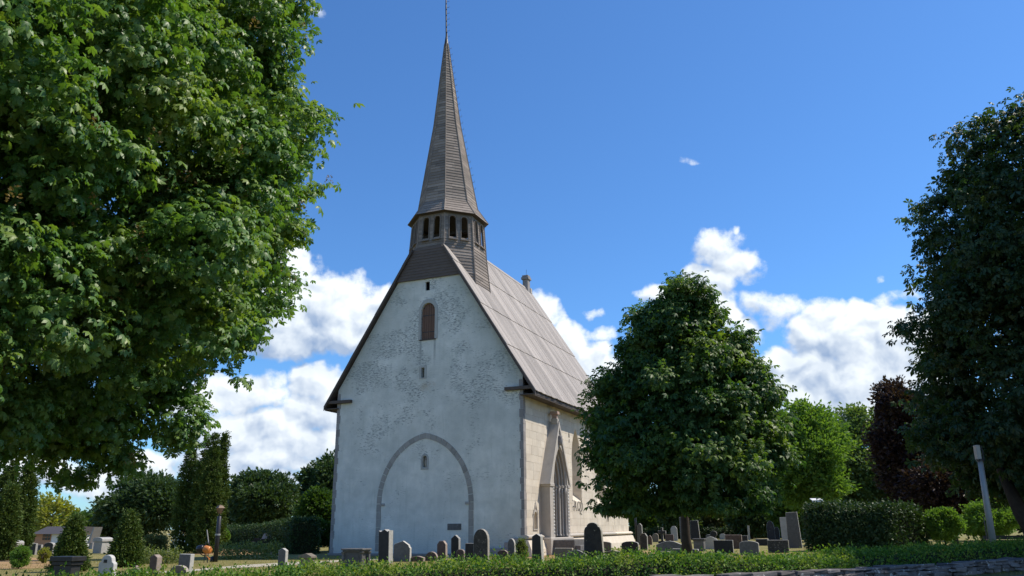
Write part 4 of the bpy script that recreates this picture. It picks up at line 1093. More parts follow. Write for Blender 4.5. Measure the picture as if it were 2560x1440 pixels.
bgtree('round_shrub', 'small bright green ball shrub beside the left chest tomb', 45, 84, 1366, 1396, 40, 'brightgreen', 142, 260, per=8, size=.10, cr=.06, zmin=.02, trunk=False)
bgtree('round_shrub', 'tiny yellow-green shrub before the dark polished headstones', 111, 136, 1370, 1386, 46, 'yellowgreen', 143, 150, per=7, size=.09, cr=.05, zmin=.02)
bgtree('round_shrub', 'loose olive shrub right of the conical conifer', 365, 425, 1338, 1382, 48, 'olive', 144, 400, per=7, size=.13, cr=.09, zmin=.02)
bgtree('round_shrub', 'light green shrub glowing behind the lantern post', 545, 575, 1322, 1360, 62, 'brightgreen', 145, 260, size=.2)
bgtree('rose_bush', 'reddish rose bush beside the church corner footing', 1290, 1316, 1348, 1396, 33, 'rose', 146, 130, per=7, size=.09, cr=.09, zmin=.02, inner=.5)
# right-hand background
bgtree('leafy_tree', 'sunny light green tree right of the young chestnut', 1905, 2135, 1012, 1300, 78, 'brightgreen', 150, 1500, inner=.7)
bgtree('leafy_tree', 'pale green open tree beyond the light green one', 2070, 2250, 1018, 1300, 92, 'palegreen', 151, 800, per=6, inner=.78)
bgtree('copper_beech', 'copper beech with dark purple leaves left of the tall chestnut', 2205, 2390, 945, 1330, 68, 'purple', 152, 1100, inner=.72)
bgtree('copper_beech', 'second low copper beech under the tall chestnut, left of the grey pole', 2290, 2470, 1140, 1330, 64, 'purple', 153, 900, inner=.72)
bgtree('leafy_shrub', 'bright green shrub at the right end of the big hedge', 2315, 2395, 1275, 1362, 51, 'brightgreen', 154, 500, size=.2)
bgtree('leafy_shrub', 'bright green shrub behind the foot of the grey pole', 2415, 2540, 1255, 1350, 55, 'brightgreen', 155, 600, size=.22)
for i, (a, b, t_, d, mt, lab) in enumerate(((1575, 1650, 1235, 100, 'midgreen', 'low green tree behind the crosses left of the young trunk'), (1640, 1740, 1240, 96, 'fardark', 'shady tree behind the young chestnut trunk'), (1730, 1830, 1236, 100, 'olive', 'dull green tree behind the rounded black stones'),
    (1820, 1930, 1240, 94, 'fardark', 'shady tree behind the tall grey slabs'), (1930, 2030, 1235, 88, 'midgreen', 'green tree behind the left end of the big hedge'), (2020, 2130, 1200, 98, 'fardark', 'dark tree behind the big hedge'), (2110, 2230, 1190, 98, 'midgreen', 'tree behind the middle of the big hedge'),
    (2230, 2400, 1200, 90, 'fardark', 'dark tree behind the copper beeches'), (2380, 2520, 1215, 80, 'midgreen', 'green tree behind the grey pole'), (2500, 2700, 1180, 75, 'fardark', 'dark tree behind the right edge trunk'))):
    bgtree('background_tree', lab, a, b, t_, 1342, d, mt, 160 + i, 520)

# ---- hedges
def hedge(name, label, pts, width, h0, h1, mat, n, size, seed, cat='hedge', group=None, rough=.08, tmpl=LEAF_TWO, core=True, rnd=.5):
    """clipped hedge along a polyline of ground points: a twig body under a coat of leaves"""
    r = np.random.default_rng(seed); pts = [np.array(p, float) for p in pts]; base = pts[0].copy(); base[2] = 0
    t = empty(name, tuple(base)); tag(t, label, cat, group)
    seg = [np.linalg.norm(b - a) for a, b in zip(pts, pts[1:])]; cum = np.concatenate([[0], np.cumsum(seg)]); T = cum[-1]
    def along(s):
        i = np.clip(np.searchsorted(cum, s, side='right') - 1, 0, len(seg) - 1); f = (s - cum[i]) / np.array(seg)[i]
        A = np.array(pts)[i]; B = np.array(pts)[i + 1]; d = unit(B - A)
        return A + (B - A) * f[:, None], np.stack([-d[:, 1], d[:, 0], 0 * d[:, 0]], 1), d
    hw = width / 2; s = r.uniform(-.02 * T, 1.02 * T, n); s = np.clip(s, 0, T)
    hh = h0 + (h1 - h0) * s / T + (.035 * np.sin(s * 1.7) + .03 * np.sin(s * 4.1 + 1) + .025 * np.sin(s * 9.3)) * rough / .08 + r.normal(0, rough * .4, n)
    per = r.uniform(0, 2 * h0 + width, n)
    lat = np.where(per < h0, -hw, np.where(per < h0 + width, per - h0 - hw, hw)); z = np.where(per < h0, per, np.where(per < h0 + width, h0, 2 * h0 + width - per)) / h0 * hh
    # rounded shoulders
    k = np.clip((z / hh - .75) / .25, 0, 1); lat = lat * (1 - .22 * k * (np.abs(lat) > hw * .8))
    end = r.random(n) < .06; lat = np.where(end, r.uniform(-hw, hw, n), lat); z = np.where(end, r.uniform(0, 1, n) * hh, z); s = np.where(end, np.where(r.random(n) < .5, 0, T), s)
    c, nl, dl = along(s)
    out = nl * (lat / hw)[:, None] + np.array([0, 0, 1]) * ((z / hh) ** 3)[:, None]
    P = c + nl * lat[:, None] + np.array([0, 0, 1]) * z[:, None] + r.normal(0, rough, (n, 3)) - base
    P[:, 2] = np.maximum(P[:, 2], .02)
    D = out * .5 + r.normal(0, .6, P.shape); D[:, 2] += .15; N = out + r.normal(0, .5, P.shape); N[:, 2] += .4
    V, F = place_leaves(*tmpl, P, D, N, size * r.uniform(.6, 1.3, n)); o = np_mesh('leaves', V, F, mat, t); o['kind'] = 'stuff'
    if core:
        m = MB(); q = np.linspace(0, T, 24); c, nl, _ = along(q); v = []
        for i in range(24):
            h = (h0 + (h1 - h0) * q[i] / T) * .9; w = hw * .86
            for a, b in ((-w, 0), (-w * .95, h * .8), (-w * .6, h), (w * .6, h), (w * .95, h * .8), (w, 0)): v.append(tuple(c[i] + nl[i] * a + np.array([0, 0, b]) - base))
        f = [(6*i+j, 6*i+j+1, 6*(i+1)+j+1, 6*(i+1)+j) for i in range(23) for j in range(5)] + [(0, 1, 2, 3, 4, 5), tuple(23 * 6 + j for j in range(5, -1, -1))]
        m.add(v, f); m.build('twigs', 'twig', t)
    return t
hp = [wall_side(t, 1.0) for t in (-22, -12, -6, -2, 2)]
hedge('low_hedge', 'sunlit bright green low hedge along the bottom, in front of the gravestones', hp, 1.1, .44, .70, 'hedge', 52000, .068, 201, rough=.085)
hp = [wall_side(t, 1.0) for t in (2, 5, 8.4)]
hedge('low_hedge', 'shaded low hedge behind the bare top of the stone wall', hp, 1.0, .70, .50, 'hedge', 16000, .075, 202, rough=.07)
hp = [wall_side(t, 1.25) for t in (8.6, 13, 18, 24, 32)]
hedge('low_hedge', 'dark shaded low hedge behind the right part of the stone wall', hp, 1.2, .62, .80, 'hedge', 26000, .09, 203, rough=.08)
a, b = ground(2012, 1372), ground(2250, 1366)
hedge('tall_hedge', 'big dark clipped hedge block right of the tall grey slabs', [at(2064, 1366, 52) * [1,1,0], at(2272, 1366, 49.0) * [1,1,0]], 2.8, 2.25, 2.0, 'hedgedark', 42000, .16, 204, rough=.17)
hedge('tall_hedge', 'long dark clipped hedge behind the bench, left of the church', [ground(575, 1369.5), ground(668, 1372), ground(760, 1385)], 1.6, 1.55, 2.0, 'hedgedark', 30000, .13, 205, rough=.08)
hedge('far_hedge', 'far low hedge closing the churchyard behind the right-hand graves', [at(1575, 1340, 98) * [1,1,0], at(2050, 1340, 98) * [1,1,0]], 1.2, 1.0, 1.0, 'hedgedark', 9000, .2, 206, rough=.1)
hedge('rose_border', 'row of straggly rose bushes in front of the dry grass left of the lantern', [ground(285, 1409), ground(440, 1409)], .7, .40, .42, 'rose', 3200, .10, 207, 'rose bed', rough=.13, core=False)
hedge('rose_border', 'row of straggly rose bushes between the lantern post and the pointed stone', [ground(552, 1398), ground(690, 1398)], .8, .40, .62, 'rose', 3600, .10, 208, 'rose bed', rough=.14, core=False)
def petals(name, label, px, py, w, h, dist, n, seed):
    r = np.random.default_rng(seed); g = at(px, py, dist); P = r.normal(0, 1, (n, 3)) * np.array([w, w, h]); base = np.array([g[0], g[1], g[2]])
    V, F = place_leaves(*LEAF_ONE, P, r.normal(0, 1, P.shape), r.normal(0, 1, P.shape), np.full(n, .11))
    o = np_mesh(name, V, F, 'petal'); o.location = tuple(base); o['kind'] = 'stuff'; return tag(o, label, 'flowers')
petals('white_blossom', 'cluster of white blossoms on the shrub by the church corner', 792, 1318, .28, .3, 54.8, 60, 1)
petals('white_roses', 'white roses rising left of the far chest tomb', 437, 1352, .28, .35, 50, 40, 2)

# scattered longer grass where the lawn meets the hedge and stones
def tufts(n, seed):
    r = np.random.default_rng(seed); X = r.uniform(-24, 16, n); Y = r.uniform(19, 45, n)
    P = np.stack([X, Y, np.zeros(n)], 1); D = r.normal(0, .35, (n, 3)); D[:, 2] = 1
    tv = np.array([(0, -.07, 0), (0, .07, 0), (1, .0, .1)]); tf = np.array([(0, 1, 2)])
    V, F = place_leaves(tv, tf, P, D, r.normal(0, 1, (n, 3)), r.uniform(.035, .10, n))
    return np_mesh('grass', V, F, 'grassblade')
MAT['grassblade'] = leaf_mat("dry_grass_blade", (.16, .165, .045), (.33, .27, .11), None, .3, .7, .2)
tag(tufts(60000, 9), 'short dry grass of the churchyard lawn', 'grass', kind='stuff')

# ------------------------------------------------------------------ dry stone wall
WALL = empty('stone_wall', tuple(wall_side(6, 0)), 0); tag(WALL, 'low dry stone wall of flat grey slabs along the road', 'wall')
wb = np.array(wall_side(6, 0)); rr = random.Random(4); cnt = 0; restw = MB()
for course in range(4):
    t = -9.0 + rr.uniform(0, .4)
    zc = [0, .115, .215, .29][course]
    while t < 31:
        L = rr.uniform(.28, .62) if course < 3 else rr.uniform(.45, .95)
        if 6 < t < 7.2 and course == 3: L = .5
        h = [.12, .105, .08, .07][course] * rr.uniform(.75, 1.25)
        if rr.random() < .25 and course == 3: t += L * .4; continue
        a, b = wall_side(t, 0), wall_side(t + L, 0); d = b - a; d = d / np.linalg.norm(d); nn_ = np.array([-d[1], d[0], 0])
        w = rr.uniform(.20, .30); off = rr.uniform(-.04, .04); tilt = rr.uniform(-.018, .018)
        m = MB(); v = []
        for zz in (0, 1):
            for sx_, sy_ in ((0, -1), (1, -1), (1, 1), (0, 1)):
                p = a + d * (L * (1 if sx_ else 0) + (-.01 if sx_ else .01) + rr.uniform(-.03, .03)) + nn_ * (sy_ * w + off + rr.uniform(-.035, .035))
                v.append((p[0] - wb[0], p[1] - wb[1], zc + zz * h + rr.uniform(-.022, .022) + tilt * (1 if sx_ else -1) + rr.uniform(0, .025)))
        m.hexa(v)
        if -2 < t < 29 and cnt < 298: m.build('stone', 'wallstone', WALL, bev=.014); cnt += 1
        else: restw.hexa(v)
        t += L
restw.build('stones', 'wallstone', WALL, kind='stuff')

# ------------------------------------------------------------------ gravestones
def prof(kind):
    """outline in a unit box: x -.5...5, z 0..1, counter-clockwise"""
    b = [(-.5, 0), (.5, 0)]
    arcp = lambda x0, x1, z0, z1, n=8: [((x0 + x1) / 2 + (x1 - x0) / 2 * math.cos(math.pi * k / n), z0 + (z1 - z0) * math.sin(math.pi * k / n)) for k in range(n + 1)]
    if kind == 'flat': return b + [(.5, 1), (-.5, 1)]
    if kind == 'slant': return b + [(.5, .93), (-.5, 1)]
    if kind == 'taper': return b + [(.40, 1), (-.42, .99)]
    if kind == 'round': return b + arcp(-.5, .5, .68, 1)
    if kind == 'fullround': return b + arcp(-.5, .5, .62, 1, 12)
    if kind == 'seg': return b + arcp(-.5, .5, .80, 1)
    if kind == 'lowseg': return b + arcp(-.5, .5, .25, 1, 10)
    if kind == 'point': return b + [(.5, .86), (0.03, 1), (-.5, .86)]
    if kind == 'clip': return b + [(.5, .82), (.22, 1), (-.22, 1), (-.5, .82)]
    if kind == 'taperpoint': return b + [(.42, .90), (.02, 1), (-.42, .90)]
    if kind == 'ped': return b + [(.5, .72), (.18, .95), (0, 1), (-.18, .95), (-.5, .72)]
    if kind == 'shoulder': return b + [(.5, .66), (.44, .70), (.40, .80), (.30, .86)] + [(.05, 1.0), (-.3, .9), (-.5, .82)]
    if kind == 'bell': return b + [(.5, .60), (.46, .66), (.36, .70), (.34, .78)] + arcp(-.34, .34, .78, 1, 8)[1:-1] + [(-.34, .78), (-.36, .70), (-.46, .66), (-.5, .60)]
    if kind == 'notch': return b + [(.5, .965), (.36, .93), (.04, 1), (-.30, .93), (-.5, .965)]
    if kind == 'black': return b + [(.42, .80), (.36, .88)] + arcp(-.28, .28, .90, 1, 8) + [(-.36, .88), (-.42, .80)]
    if kind == 'curl': return b + [(.5, .45), (.42, .6), (.30, .5), (.1, .7), (0, 1), (-.1, .7), (-.30, .5), (-.42, .6), (-.5, .45)]
    if kind == 'cross': return b + [(.5, .12), (.14, .16), (.12, .58), (.46, .60), (.46, .80), (.12, .80), (.11, 1), (-.11, 1), (-.12, .80), (-.46, .80), (-.46, .60), (-.12, .58), (-.14, .16), (-.5, .12)]
    if kind == 'ringcross': return b + [(.18, .35)] + [(.5 * math.sin(R(a)), .66 - .34 * math.cos(R(a))) for a in range(30, 331, 25)] + [(-.18, .35)]
    return b + [(.5, 1), (-.5, 1)]
SIDES = {}
for k_, c1_, c2_ in (('g_black', (.30, .295, .28), (.44, .43, .40)), ('g_grey', (.42, .41, .38), (.55, .53, .49)), ('g_brown', (.28, .225, .19), (.40, .33, .28)), ('g_lichen', (.28, .27, .24), (.44, .42, .37)), ('g_mottled', (.32, .30, .27), (.48, .45, .40)), ('g_tan', (.42, .37, .30), (.54, .48, .40))):
    SIDES[k_] = stone(k_ + '_sunlit_rough_cut', c1_, c2_, 9, .9, .6, .15, (.42, .41, .36), 9, .66)  # rough-cut sides and tops paler than the faces: sunlight put into their colour
def sunlit_rough_sides(o, mat):
    if mat not in SIDES: return
    o.data.materials.append(SIDES[mat])
    for p in o.data.polygons: p.material_index = 0 if abs(p.normal.y) > .93 else 1
def spot(pxl, pxr, pyt, pyb, t):
    """where a stone stands and how large it is: its base lies on the lawn"""
    cx = (pxl + pxr) / 2; g = ground(cx, pyb); Y = g[1]
    kw = .922 + .387 * g[0] / Y; kt = max(.387 - .922 * g[0] / Y, 0)
    w = ((pxr - pxl) * Y * math.cos(PITCH) ** -1 * .957 / F_PX - t * kt) / kw
    d = math.hypot(g[0], g[1]); h = at(cx, pyt, d)[2]
    g = g - UX * (t * kt / kw * .5) * 0
    return g, max(w, .06), h
def gravestone(label, pxl, pxr, pyt, pyb, kind, mat, t=.14, rot=0.0, tilt=0.0, bev=.012, base=None, cat='gravestone', name='gravestone'):
    g, w, h = spot(pxl, pxr, pyt, pyb, t)
    m = MB(); zb = 0.0
    hh = h - (base or 0)
    m.prism_y([(x * w, (base or 0) + z * hh if z > 0 else (base or -.05)) for x, z in prof(kind)], -t / 2, t / 2)
    if base:
        root = empty(name, tuple(g), -YAW + R(rot)); sunlit_rough_sides(m.build('slab', mat, root, bev=bev), mat)
        b = MB(); b.box((-w * .62, -t * 1.1, -.05), (w * .62, t * 1.1, base - .002)); b.build('base', mat, root, bev=.015); o = root
    else:
        o = m.build(name, mat, None, bev=bev); sunlit_rough_sides(o, mat); o.location = tuple(g); o.rotation_euler = (R(tilt), R(random.uniform(-1.2, 1.2)), -YAW + R(rot))
    tag(o, label, cat, 'gravestones in the churchyard'); return o
G = gravestone
# front row, left to right
G('white round-topped headstone with stepped shoulders and a small dark plate', 243, 288, 1387, 1444, 'bell', 'g_white', .16)
pl = MB(); g_, w_, h_ = spot(243, 288, 1387, 1444, .16); pl.box((-.07, -.012, -.05), (.07, .012, .05)); 
G('low dark stone with a curled pointed top left of the red-brown headstone', 324, 356, 1413, 1434, 'curl', 'g_brown', .12)
G('red-brown headstone with a lopsided pointed top, left of the dark square block', 371, 401, 1386, 1436, 'point', 'g_brown', .24)
G('dark square block headstone left of the gravel path end', 444, 481, 1385, 1432, 'flat', 'g_grey', .20)
G('low tan half-round stone leaning against the dark square block', 424, 471, 1413, 1436, 'lowseg', 'g_tan', .14)
G('dark pointed headstone at the end of the rose border', 694, 718, 1370, 1416, 'point', 'g_grey', .18)
G('tall dark slab with a notched gable top and bright right edge', 946, 981, 1323, 1408, 'notch', 'g_black', .36)
G('wide grey headstone with one curved shoulder beside the tall notched slab', 984, 1027, 1352, 1404, 'shoulder', 'g_grey', .16)
G('low dark roof-shaped stone showing just over the hedge', 1026, 1062, 1390, 1404, 'ped', 'g_brown', .2)
G('low dark half-round stone left of the clipped-top headstone', 1063, 1095, 1379, 1402, 'lowseg', 'g_brown', .14)
G('dark headstone with clipped corners left of the slim pillar stone', 1093, 1118, 1352, 1400, 'clip', 'g_brown', .20)
G('slim pointed pillar stone before the blocked arch', 1128, 1151, 1337, 1402, 'point', 'g_black', .20)
G('small brown stone at the foot of the slim pillar stone', 1141, 1162, 1373, 1406, 'seg', 'g_brown', .12)
G('square mottled block left of the big mottled round-topped stone', 1163, 1193, 1358, 1402, 'flat', 'g_lichen', .20)
G('big mottled round-topped headstone before the right foot of the blocked arch', 1184, 1223, 1322, 1408, 'round', 'g_mottled', .20)
G('tiny flat marker lying in the grass right of the mottled round stone', 1223, 1237, 1381, 1387, 'flat', 'g_brown', .2)
G('small reddish stone with clipped corners left of the narrow round-topped stone', 1244, 1270, 1375, 1403, 'clip', 'g_brown', .13)
G('narrow grey round-topped headstone left of the rose bush', 1269, 1289, 1346, 1402, 'round', 'g_grey', .15)
G('wide brown headstone with a curved top close to the church corner', 1262, 1306, 1344, 1377, 'seg', 'g_brown', .2)
G('tall tapering dark headstone with a pointed top before the portal', 1330, 1360, 1334, 1404, 'taperpoint', 'g_black', .30)
G('wide brown block headstone right of the tapering dark one', 1388, 1433, 1370, 1405, 'flat', 'g_tan', .16)
G('low grey headstone with a gently peaked top left of the big black stone', 1417, 1466, 1374, 1410, 'ped', 'g_grey', .15)
G('small dark square headstone near the portal steps', 1413, 1449, 1355, 1380, 'flat', 'g_brown', .16)
G('big black lichen-spotted headstone with a narrowing rounded top', 1461, 1513, 1306, 1409, 'black', 'g_lichen', .22)
G('wide round-shouldered grey stone half behind the big black one', 1455, 1528, 1353, 1378, 'seg', 'g_grey', .16)
G('wide pale stone with a rounded right shoulder right of the big black one', 1508, 1563, 1375, 1408, 'shoulder', 'g_tan', .2)
G('dark wide headstone with a curved top before the far church corner', 1556, 1598, 1353, 1387, 'seg', 'g_black', .20)
G('narrow brown round-topped stone against the far plinth', 1546, 1558, 1332, 1363, 'round', 'g_brown', .12)
G('narrow lichened headstone with a pointed top just right of the church', 1601, 1620, 1333, 1374, 'clip', 'g_lichen', .18)
G('slanting grey stone behind the narrow lichened one', 1594, 1608, 1308, 1362, 'taperpoint', 'g_grey', .2)
G('thin red-brown stone right of the narrow lichened one', 1620, 1631, 1338, 1362, 'shoulder', 'g_brown', .12)
G('small brown round-topped stone left of the black cross', 1632, 1647, 1333, 1355, 'round', 'g_tan', .12)
G('black stone cross on a stepped foot', 1646, 1667, 1319, 1358, 'cross', 'g_black', .16)
G('reddish square stone between the black cross and the pale pointed stone', 1664, 1685, 1336, 1356, 'flat', 'g_brown', .12)
G('pale pointed stone pillar left of the young chestnut trunk', 1679, 1695, 1315, 1352, 'clip', 'g_pale', .16)
G('very wide grey headstone with a low peak left of the young trunk', 1643, 1709, 1352, 1388, 'ped', 'g_grey', .16)
G('low curved red stone leaning in front of the very wide grey one', 1681, 1712, 1365, 1386, 'lowseg', 'g_brown', .14)
G('thin grey standing slab touching the left side of the young trunk', 1702, 1711, 1293, 1356, 'flat', 'g_grey', .12)
G('dark tapering slab right of the young trunk', 1728, 1751, 1301, 1350, 'taper', 'g_black', .2)
G('low pale stone in the grass at the left foot of the young trunk', 1640, 1682, 1378, 1398, 'seg', 'g_grey', .14)
G('square dark block directly behind the young chestnut trunk', 1684, 1747, 1372, 1409, 'flat', 'g_grey', .2)
G('grey headstone with shallow gable right of the table tomb by the trunk', 1760, 1796, 1341, 1373, 'ped', 'g_pale', .16)
G('wide dark flat-topped headstone with a bright right edge', 1787, 1834, 1350, 1384, 'flat', 'g_black', .18)
G('reddish square block behind the wide dark headstone', 1816, 1856, 1337, 1372, 'flat', 'g_brown', .18)
G('dark pointed headstone far behind the reddish block', 1834, 1856, 1318, 1343, 'clip', 'g_black', .2)
G('small dark round-topped stone left of the far pointed one', 1819, 1832, 1325, 1343, 'round', 'g_black', .16)
G('dark ring-headed stone among the far graves', 1777, 1794, 1327, 1350, 'ringcross', 'g_black', .14)
G('small pale round-topped stone in the far row right of the trunk', 1800, 1815, 1334, 1349, 'round', 'g_pale', .14)
G('small dark curved stone in the far row nearest the trunk', 1753, 1768, 1322, 1346, 'round', 'g_black', .16)
G('low grey wide stone in the far row', 1766, 1780, 1336, 1350, 'seg', 'g_grey', .12)
G('curved-top grey headstone right of the reddish block', 1851, 1898, 1352, 1388, 'seg', 'g_grey', .18)
G('small dark square stone behind the curved-top grey one', 1854, 1871, 1339, 1360, 'flat', 'g_black', .14)
G('thin pale post-like grave marker', 1871, 1876, 1314, 1350, 'flat', 'g_pale', .07)
G('low dark flat chest stone left of the streaked tall stone', 1891, 1922, 1347, 1364, 'flat', 'g_black', .5)
G('tall dark stone with pale lichen streaks left of the tall grey slabs', 1921, 1940, 1302, 1356, 'round', 'g_lichen', .24)
G('dark round-topped stone beside the streaked tall stone', 1938, 1951, 1317, 1356, 'round', 'g_black', .16)
G('wide dark flat headstone in front of the tall grey slabs', 1922, 1973, 1350, 1382, 'flat', 'g_mottled', .2)
G('pale upright slab left of the tallest grey slab', 1957, 1974, 1293, 1364, 'flat', 'g_pale', .16)
G('tallest grey tapering slab beside the big dark hedge', 1972, 2006, 1280, 1370, 'taper', 'g_grey', .22)
# polished stones at the far left
G('polished black headstone framed in grey, left of the pair by the far house', 66, 91, 1357, 1387, 'slant', 'g_black', .16)
G('polished black headstone with a rounded grey right edge', 107, 136, 1356, 1387, 'seg', 'g_black', .22)
G('small dark stone with a grey frame between the two polished ones', 91, 104, 1362, 1386, 'flat', 'g_grey', .14)
G('red-brown headstone half hidden by the broad dark conifer', 134, 152, 1356, 1386, 'shoulder', 'g_brown', .16)
# plate on the white headstone
pl = pl.build('name_plate', 'g_black'); wh = [o for o in bpy.data.objects if o.name == 'gravestone'][0]
pl.parent = wh; pl.location = (-.04, -.085, h_ * .72)

# ---- chest and table tombs
def chest(label, pxl, pxr, pyt, pyb, mat, lid=.12, over=.07, depth=.8, arched=False, cols=False, lidmat=None):
    g, w, h = spot(pxl, pxr, pyt, pyb, depth); w = max(w, .5)
    t = empty('chest_tomb', tuple(g), -YAW); tag(t, label, 'tomb', 'chest tombs in the churchyard')
    m = MB()
    if cols:
        m.box((-w*.36, -depth*.36, -.05), (w*.36, depth*.36, h - lid)); m.build('chest', mat, t, bev=.015)
        for x in (-1, 1):
            for y in (-1, 1):
                c = MB(); c.lathe([(.09, 0), (.09, .08), (.06, .12), (.07, (h-lid)*.5), (.055, h-lid-.1), (.10, h-lid-.03), (.10, h-lid)], 8, (x*w*.42, y*depth*.38, 0)); c.build('column', mat, t)
    else:
        m.box((-w/2 + over, -depth/2 + over, -.05), (w/2 - over, depth/2 - over, h - lid)); m.build('chest', mat, t, bev=.015)
    l = MB()
    if arched:
        n = 8; arc_ = [(w/2*math.cos(math.pi*k/n), h - lid*.45 + lid*.55*math.sin(math.pi*k/n)) for k in range(n+1)]
        l.prism_y([(-w/2, h-lid), (w/2, h-lid)] + arc_, -depth/2, depth/2)
    else:
        l.box((-w/2, -depth/2, h - lid*.55), (w/2, depth/2, h)); l.box((-w/2 + over*.5, -depth/2 + over*.5, h - lid), (w/2 - over*.5, depth/2 - over*.5, h - lid*.55))
    l.build('lid', lidmat or mat, t, bev=.015)
    return t
chest('pale chest tomb with an arched lid at the left edge', -6, 54, 1352, 1395, 'g_pale', .26, .08, .9, True)
chest('pale chest tomb with an arched lid between the two conifers', 228, 278, 1344, 1383, 'g_pale', .26, .07, .9, True)
chest('far pale chest tomb with an arched lid left of the thuja clump', 440, 478, 1348, 1376, 'g_pale', .24, .07, .9, True)
chest('big dark table tomb with an overhanging slab at the lower left', 118, 207, 1391, 1452, 'g_black', .26, .10, .55)
chest('table tomb with a flat slab on short columns before the church', 852, 926, 1371, 1416, 'g_grey', .12, .08, .7, cols=True)
chest('stone chest with a flat lid right of the young chestnut trunk', 1733, 1767, 1346, 1378, 'g_grey', .14, .06, .7)
# altar-like stone with cornice
g, w, h = spot(745, 787, 1383, 1428, .25); t = empty('gravestone', tuple(g), -YAW); tag(t, 'brown altar-shaped headstone with a gabled cornice beside the pointed one', 'gravestone', 'gravestones in the churchyard')
m = MB(); m.box((-w*.42, -.13, -.05), (w*.42, .13, h*.72)); m.build('slab', 'g_tan', t, bev=.015)
m = MB(); m.prism_y([(-w/2, h*.72), (w/2, h*.72), (w/2, h*.84), (.05, h), (-w/2, h*.84)], -.17, .17); m.build('cornice', 'g_tan', t, bev=.01)
m = MB(); m.box((-w*1.5, -.15, -.02), (-w*.46, .15, .10)); kb = m.build('kerb', 'g_grey', t, bev=.015)

# ------------------------------------------------------------------ furniture
# lantern on a black post
g = ground(538, 1405); d = math.hypot(g[0], g[1]); H = at(543, 1262, d)[2]
t = empty('lantern_post', tuple(g)); tag(t, 'black lantern post with a copper-roofed amber lantern', 'lamp post')
m = MB(); m.tube([(0, 0, -.1), (0, 0, H * .79), (0, 0, H * .80)], [.115, .095, .06], 12); m.tube([(0, 0, H * .79), (0, 0, H * .845)], .03, 8); m.build('post', 'blackpaint', t, True)
m = MB(); m.lathe([(.125, H * .46), (.125, H * .49)], 14); m.build('band', 'galv', t)
m = MB(); m.lathe([(.085, H * .845), (.19, H * .945), (.17, H * .945)], 4); lan = m.build('lantern', 'lampglass', t)
m = MB(); m.lathe([(.235, H * .942), (.12, H * .985), (.02, H * 1.0)], 4); m.build('lantern_roof', 'copper', lan)
m = MB()
for k in range(4):
    a = math.pi / 2 * k; m.tube([(.088 * math.cos(a), .088 * math.sin(a), H * .845), (.195 * math.cos(a), .195 * math.sin(a), H * .945)], .012, 4)
m.build('lantern_frame', 'blackpaint', lan)
# rack with watering cans
g = ground(514, 1407); d = math.hypot(g[0], g[1]); t = empty('can_rack', tuple(g), -YAW); tag(t, 'thin dark stand that the watering cans hang on', 'stand')
m = MB(); m.tube([(-.10, 0, -.05), (-.10, 0, .95)], .018, 6); m.tube([(.10, 0, -.05), (.10, 0, .95)], .025, 6); m.tube([(-.32, 0, .72), (.28, 0, .72)], .015, 6); m.build('frame', 'blackpaint', t)
def can(label, mat, x, z, tilt):
    p = g + UX * x - VX * .16; o = empty('watering_can', (p[0], p[1], z), -YAW); o.rotation_euler = (0, R(tilt), -YAW); tag(o, label, 'watering can', 'watering cans on the stand')
    m = MB(); m.lathe([(.15, 0), (.17, .04), (.165, .26), (.12, .33), (.09, .34)], 12); m.build('body', mat, o, True)
    m = MB(); m.tube([(.14, 0, .06), (.28, 0, .20), (.36, 0, .36)], [.03, .022, .02], 6); m.lathe([(.02, 0), (.05, .04)], 8, (.37, 0, .36)); m.build('spout', mat, o)
    m = MB(); m.tube([(.12 * math.cos(R(a)) * 1.1, 0, .28 + .17 * math.sin(R(a))) for a in range(0, 181, 20)], .016, 6); m.build('handle', mat, o); return o
can('orange watering can hanging on the thin stand left of the lantern', 'orange', .02, .62, 100)
can('black watering can hanging left of the orange one', 'blackplastic', -.38, .60, 80)
m = MB(); m.tube([(0, 0, 0), (-.14, 0, .62)], [.03, .022], 6); st = m.build('stake', 'g_pale'); p = g + UX * -.12 + VX * .2; st.location = (p[0], p[1], .85); tag(st, 'pale wooden handle sticking up behind the orange watering can', 'tool handle')
m = MB(); m.lathe([(.10, -.05), (.12, .02), (.10, .22), (.03, .26)], 10); bk = m.build('bucket', 'blackplastic', None, True); p = ground(531, 1405); bk.location = tuple(p); tag(bk, 'small black pot at the foot of the lantern post', 'pot')
# bench before the clipped hedge
g = ground(651, 1377); t = empty('bench', tuple(g), -YAW + R(8)); tag(t, 'dark garden bench with a pale board on its back, before the long clipped hedge', 'bench')
for k in range(3):
    m = MB(); m.box((-.75, -.25 + k * .16, .44), (.75, -.12 + k * .16, .475)); m.build('seat_slat', 'bluebench', t)
for k in range(2):
    m = MB(); m.box((-.75, .24 + .03 * k, .56 + k * .16), (.75, .27 + .03 * k, .69 + k * .16)); m.build('back_slat', 'bluebench', t)
for x in (-.62, .62):
    m = MB(); m.tube([(x, -.2, 0), (x, -.2, .62)], .022, 6); m.tube([(x, .2, 0), (x, .3, .9)], .022, 6); m.tube([(x, -.22, .62), (x, .26, .62)], .02, 6); m.build('leg', 'iron', t)
m = MB(); m.hexa([(-.1, .17, .80), (.75, .17, .80), (.75, .2, .80), (-.1, .2, .80), (.0, .29, 1.16), (.85, .29, 1.16), (.85, .32, 1.16), (.0, .32, 1.16)]); pb = m.build('board', 'g_pale', t)
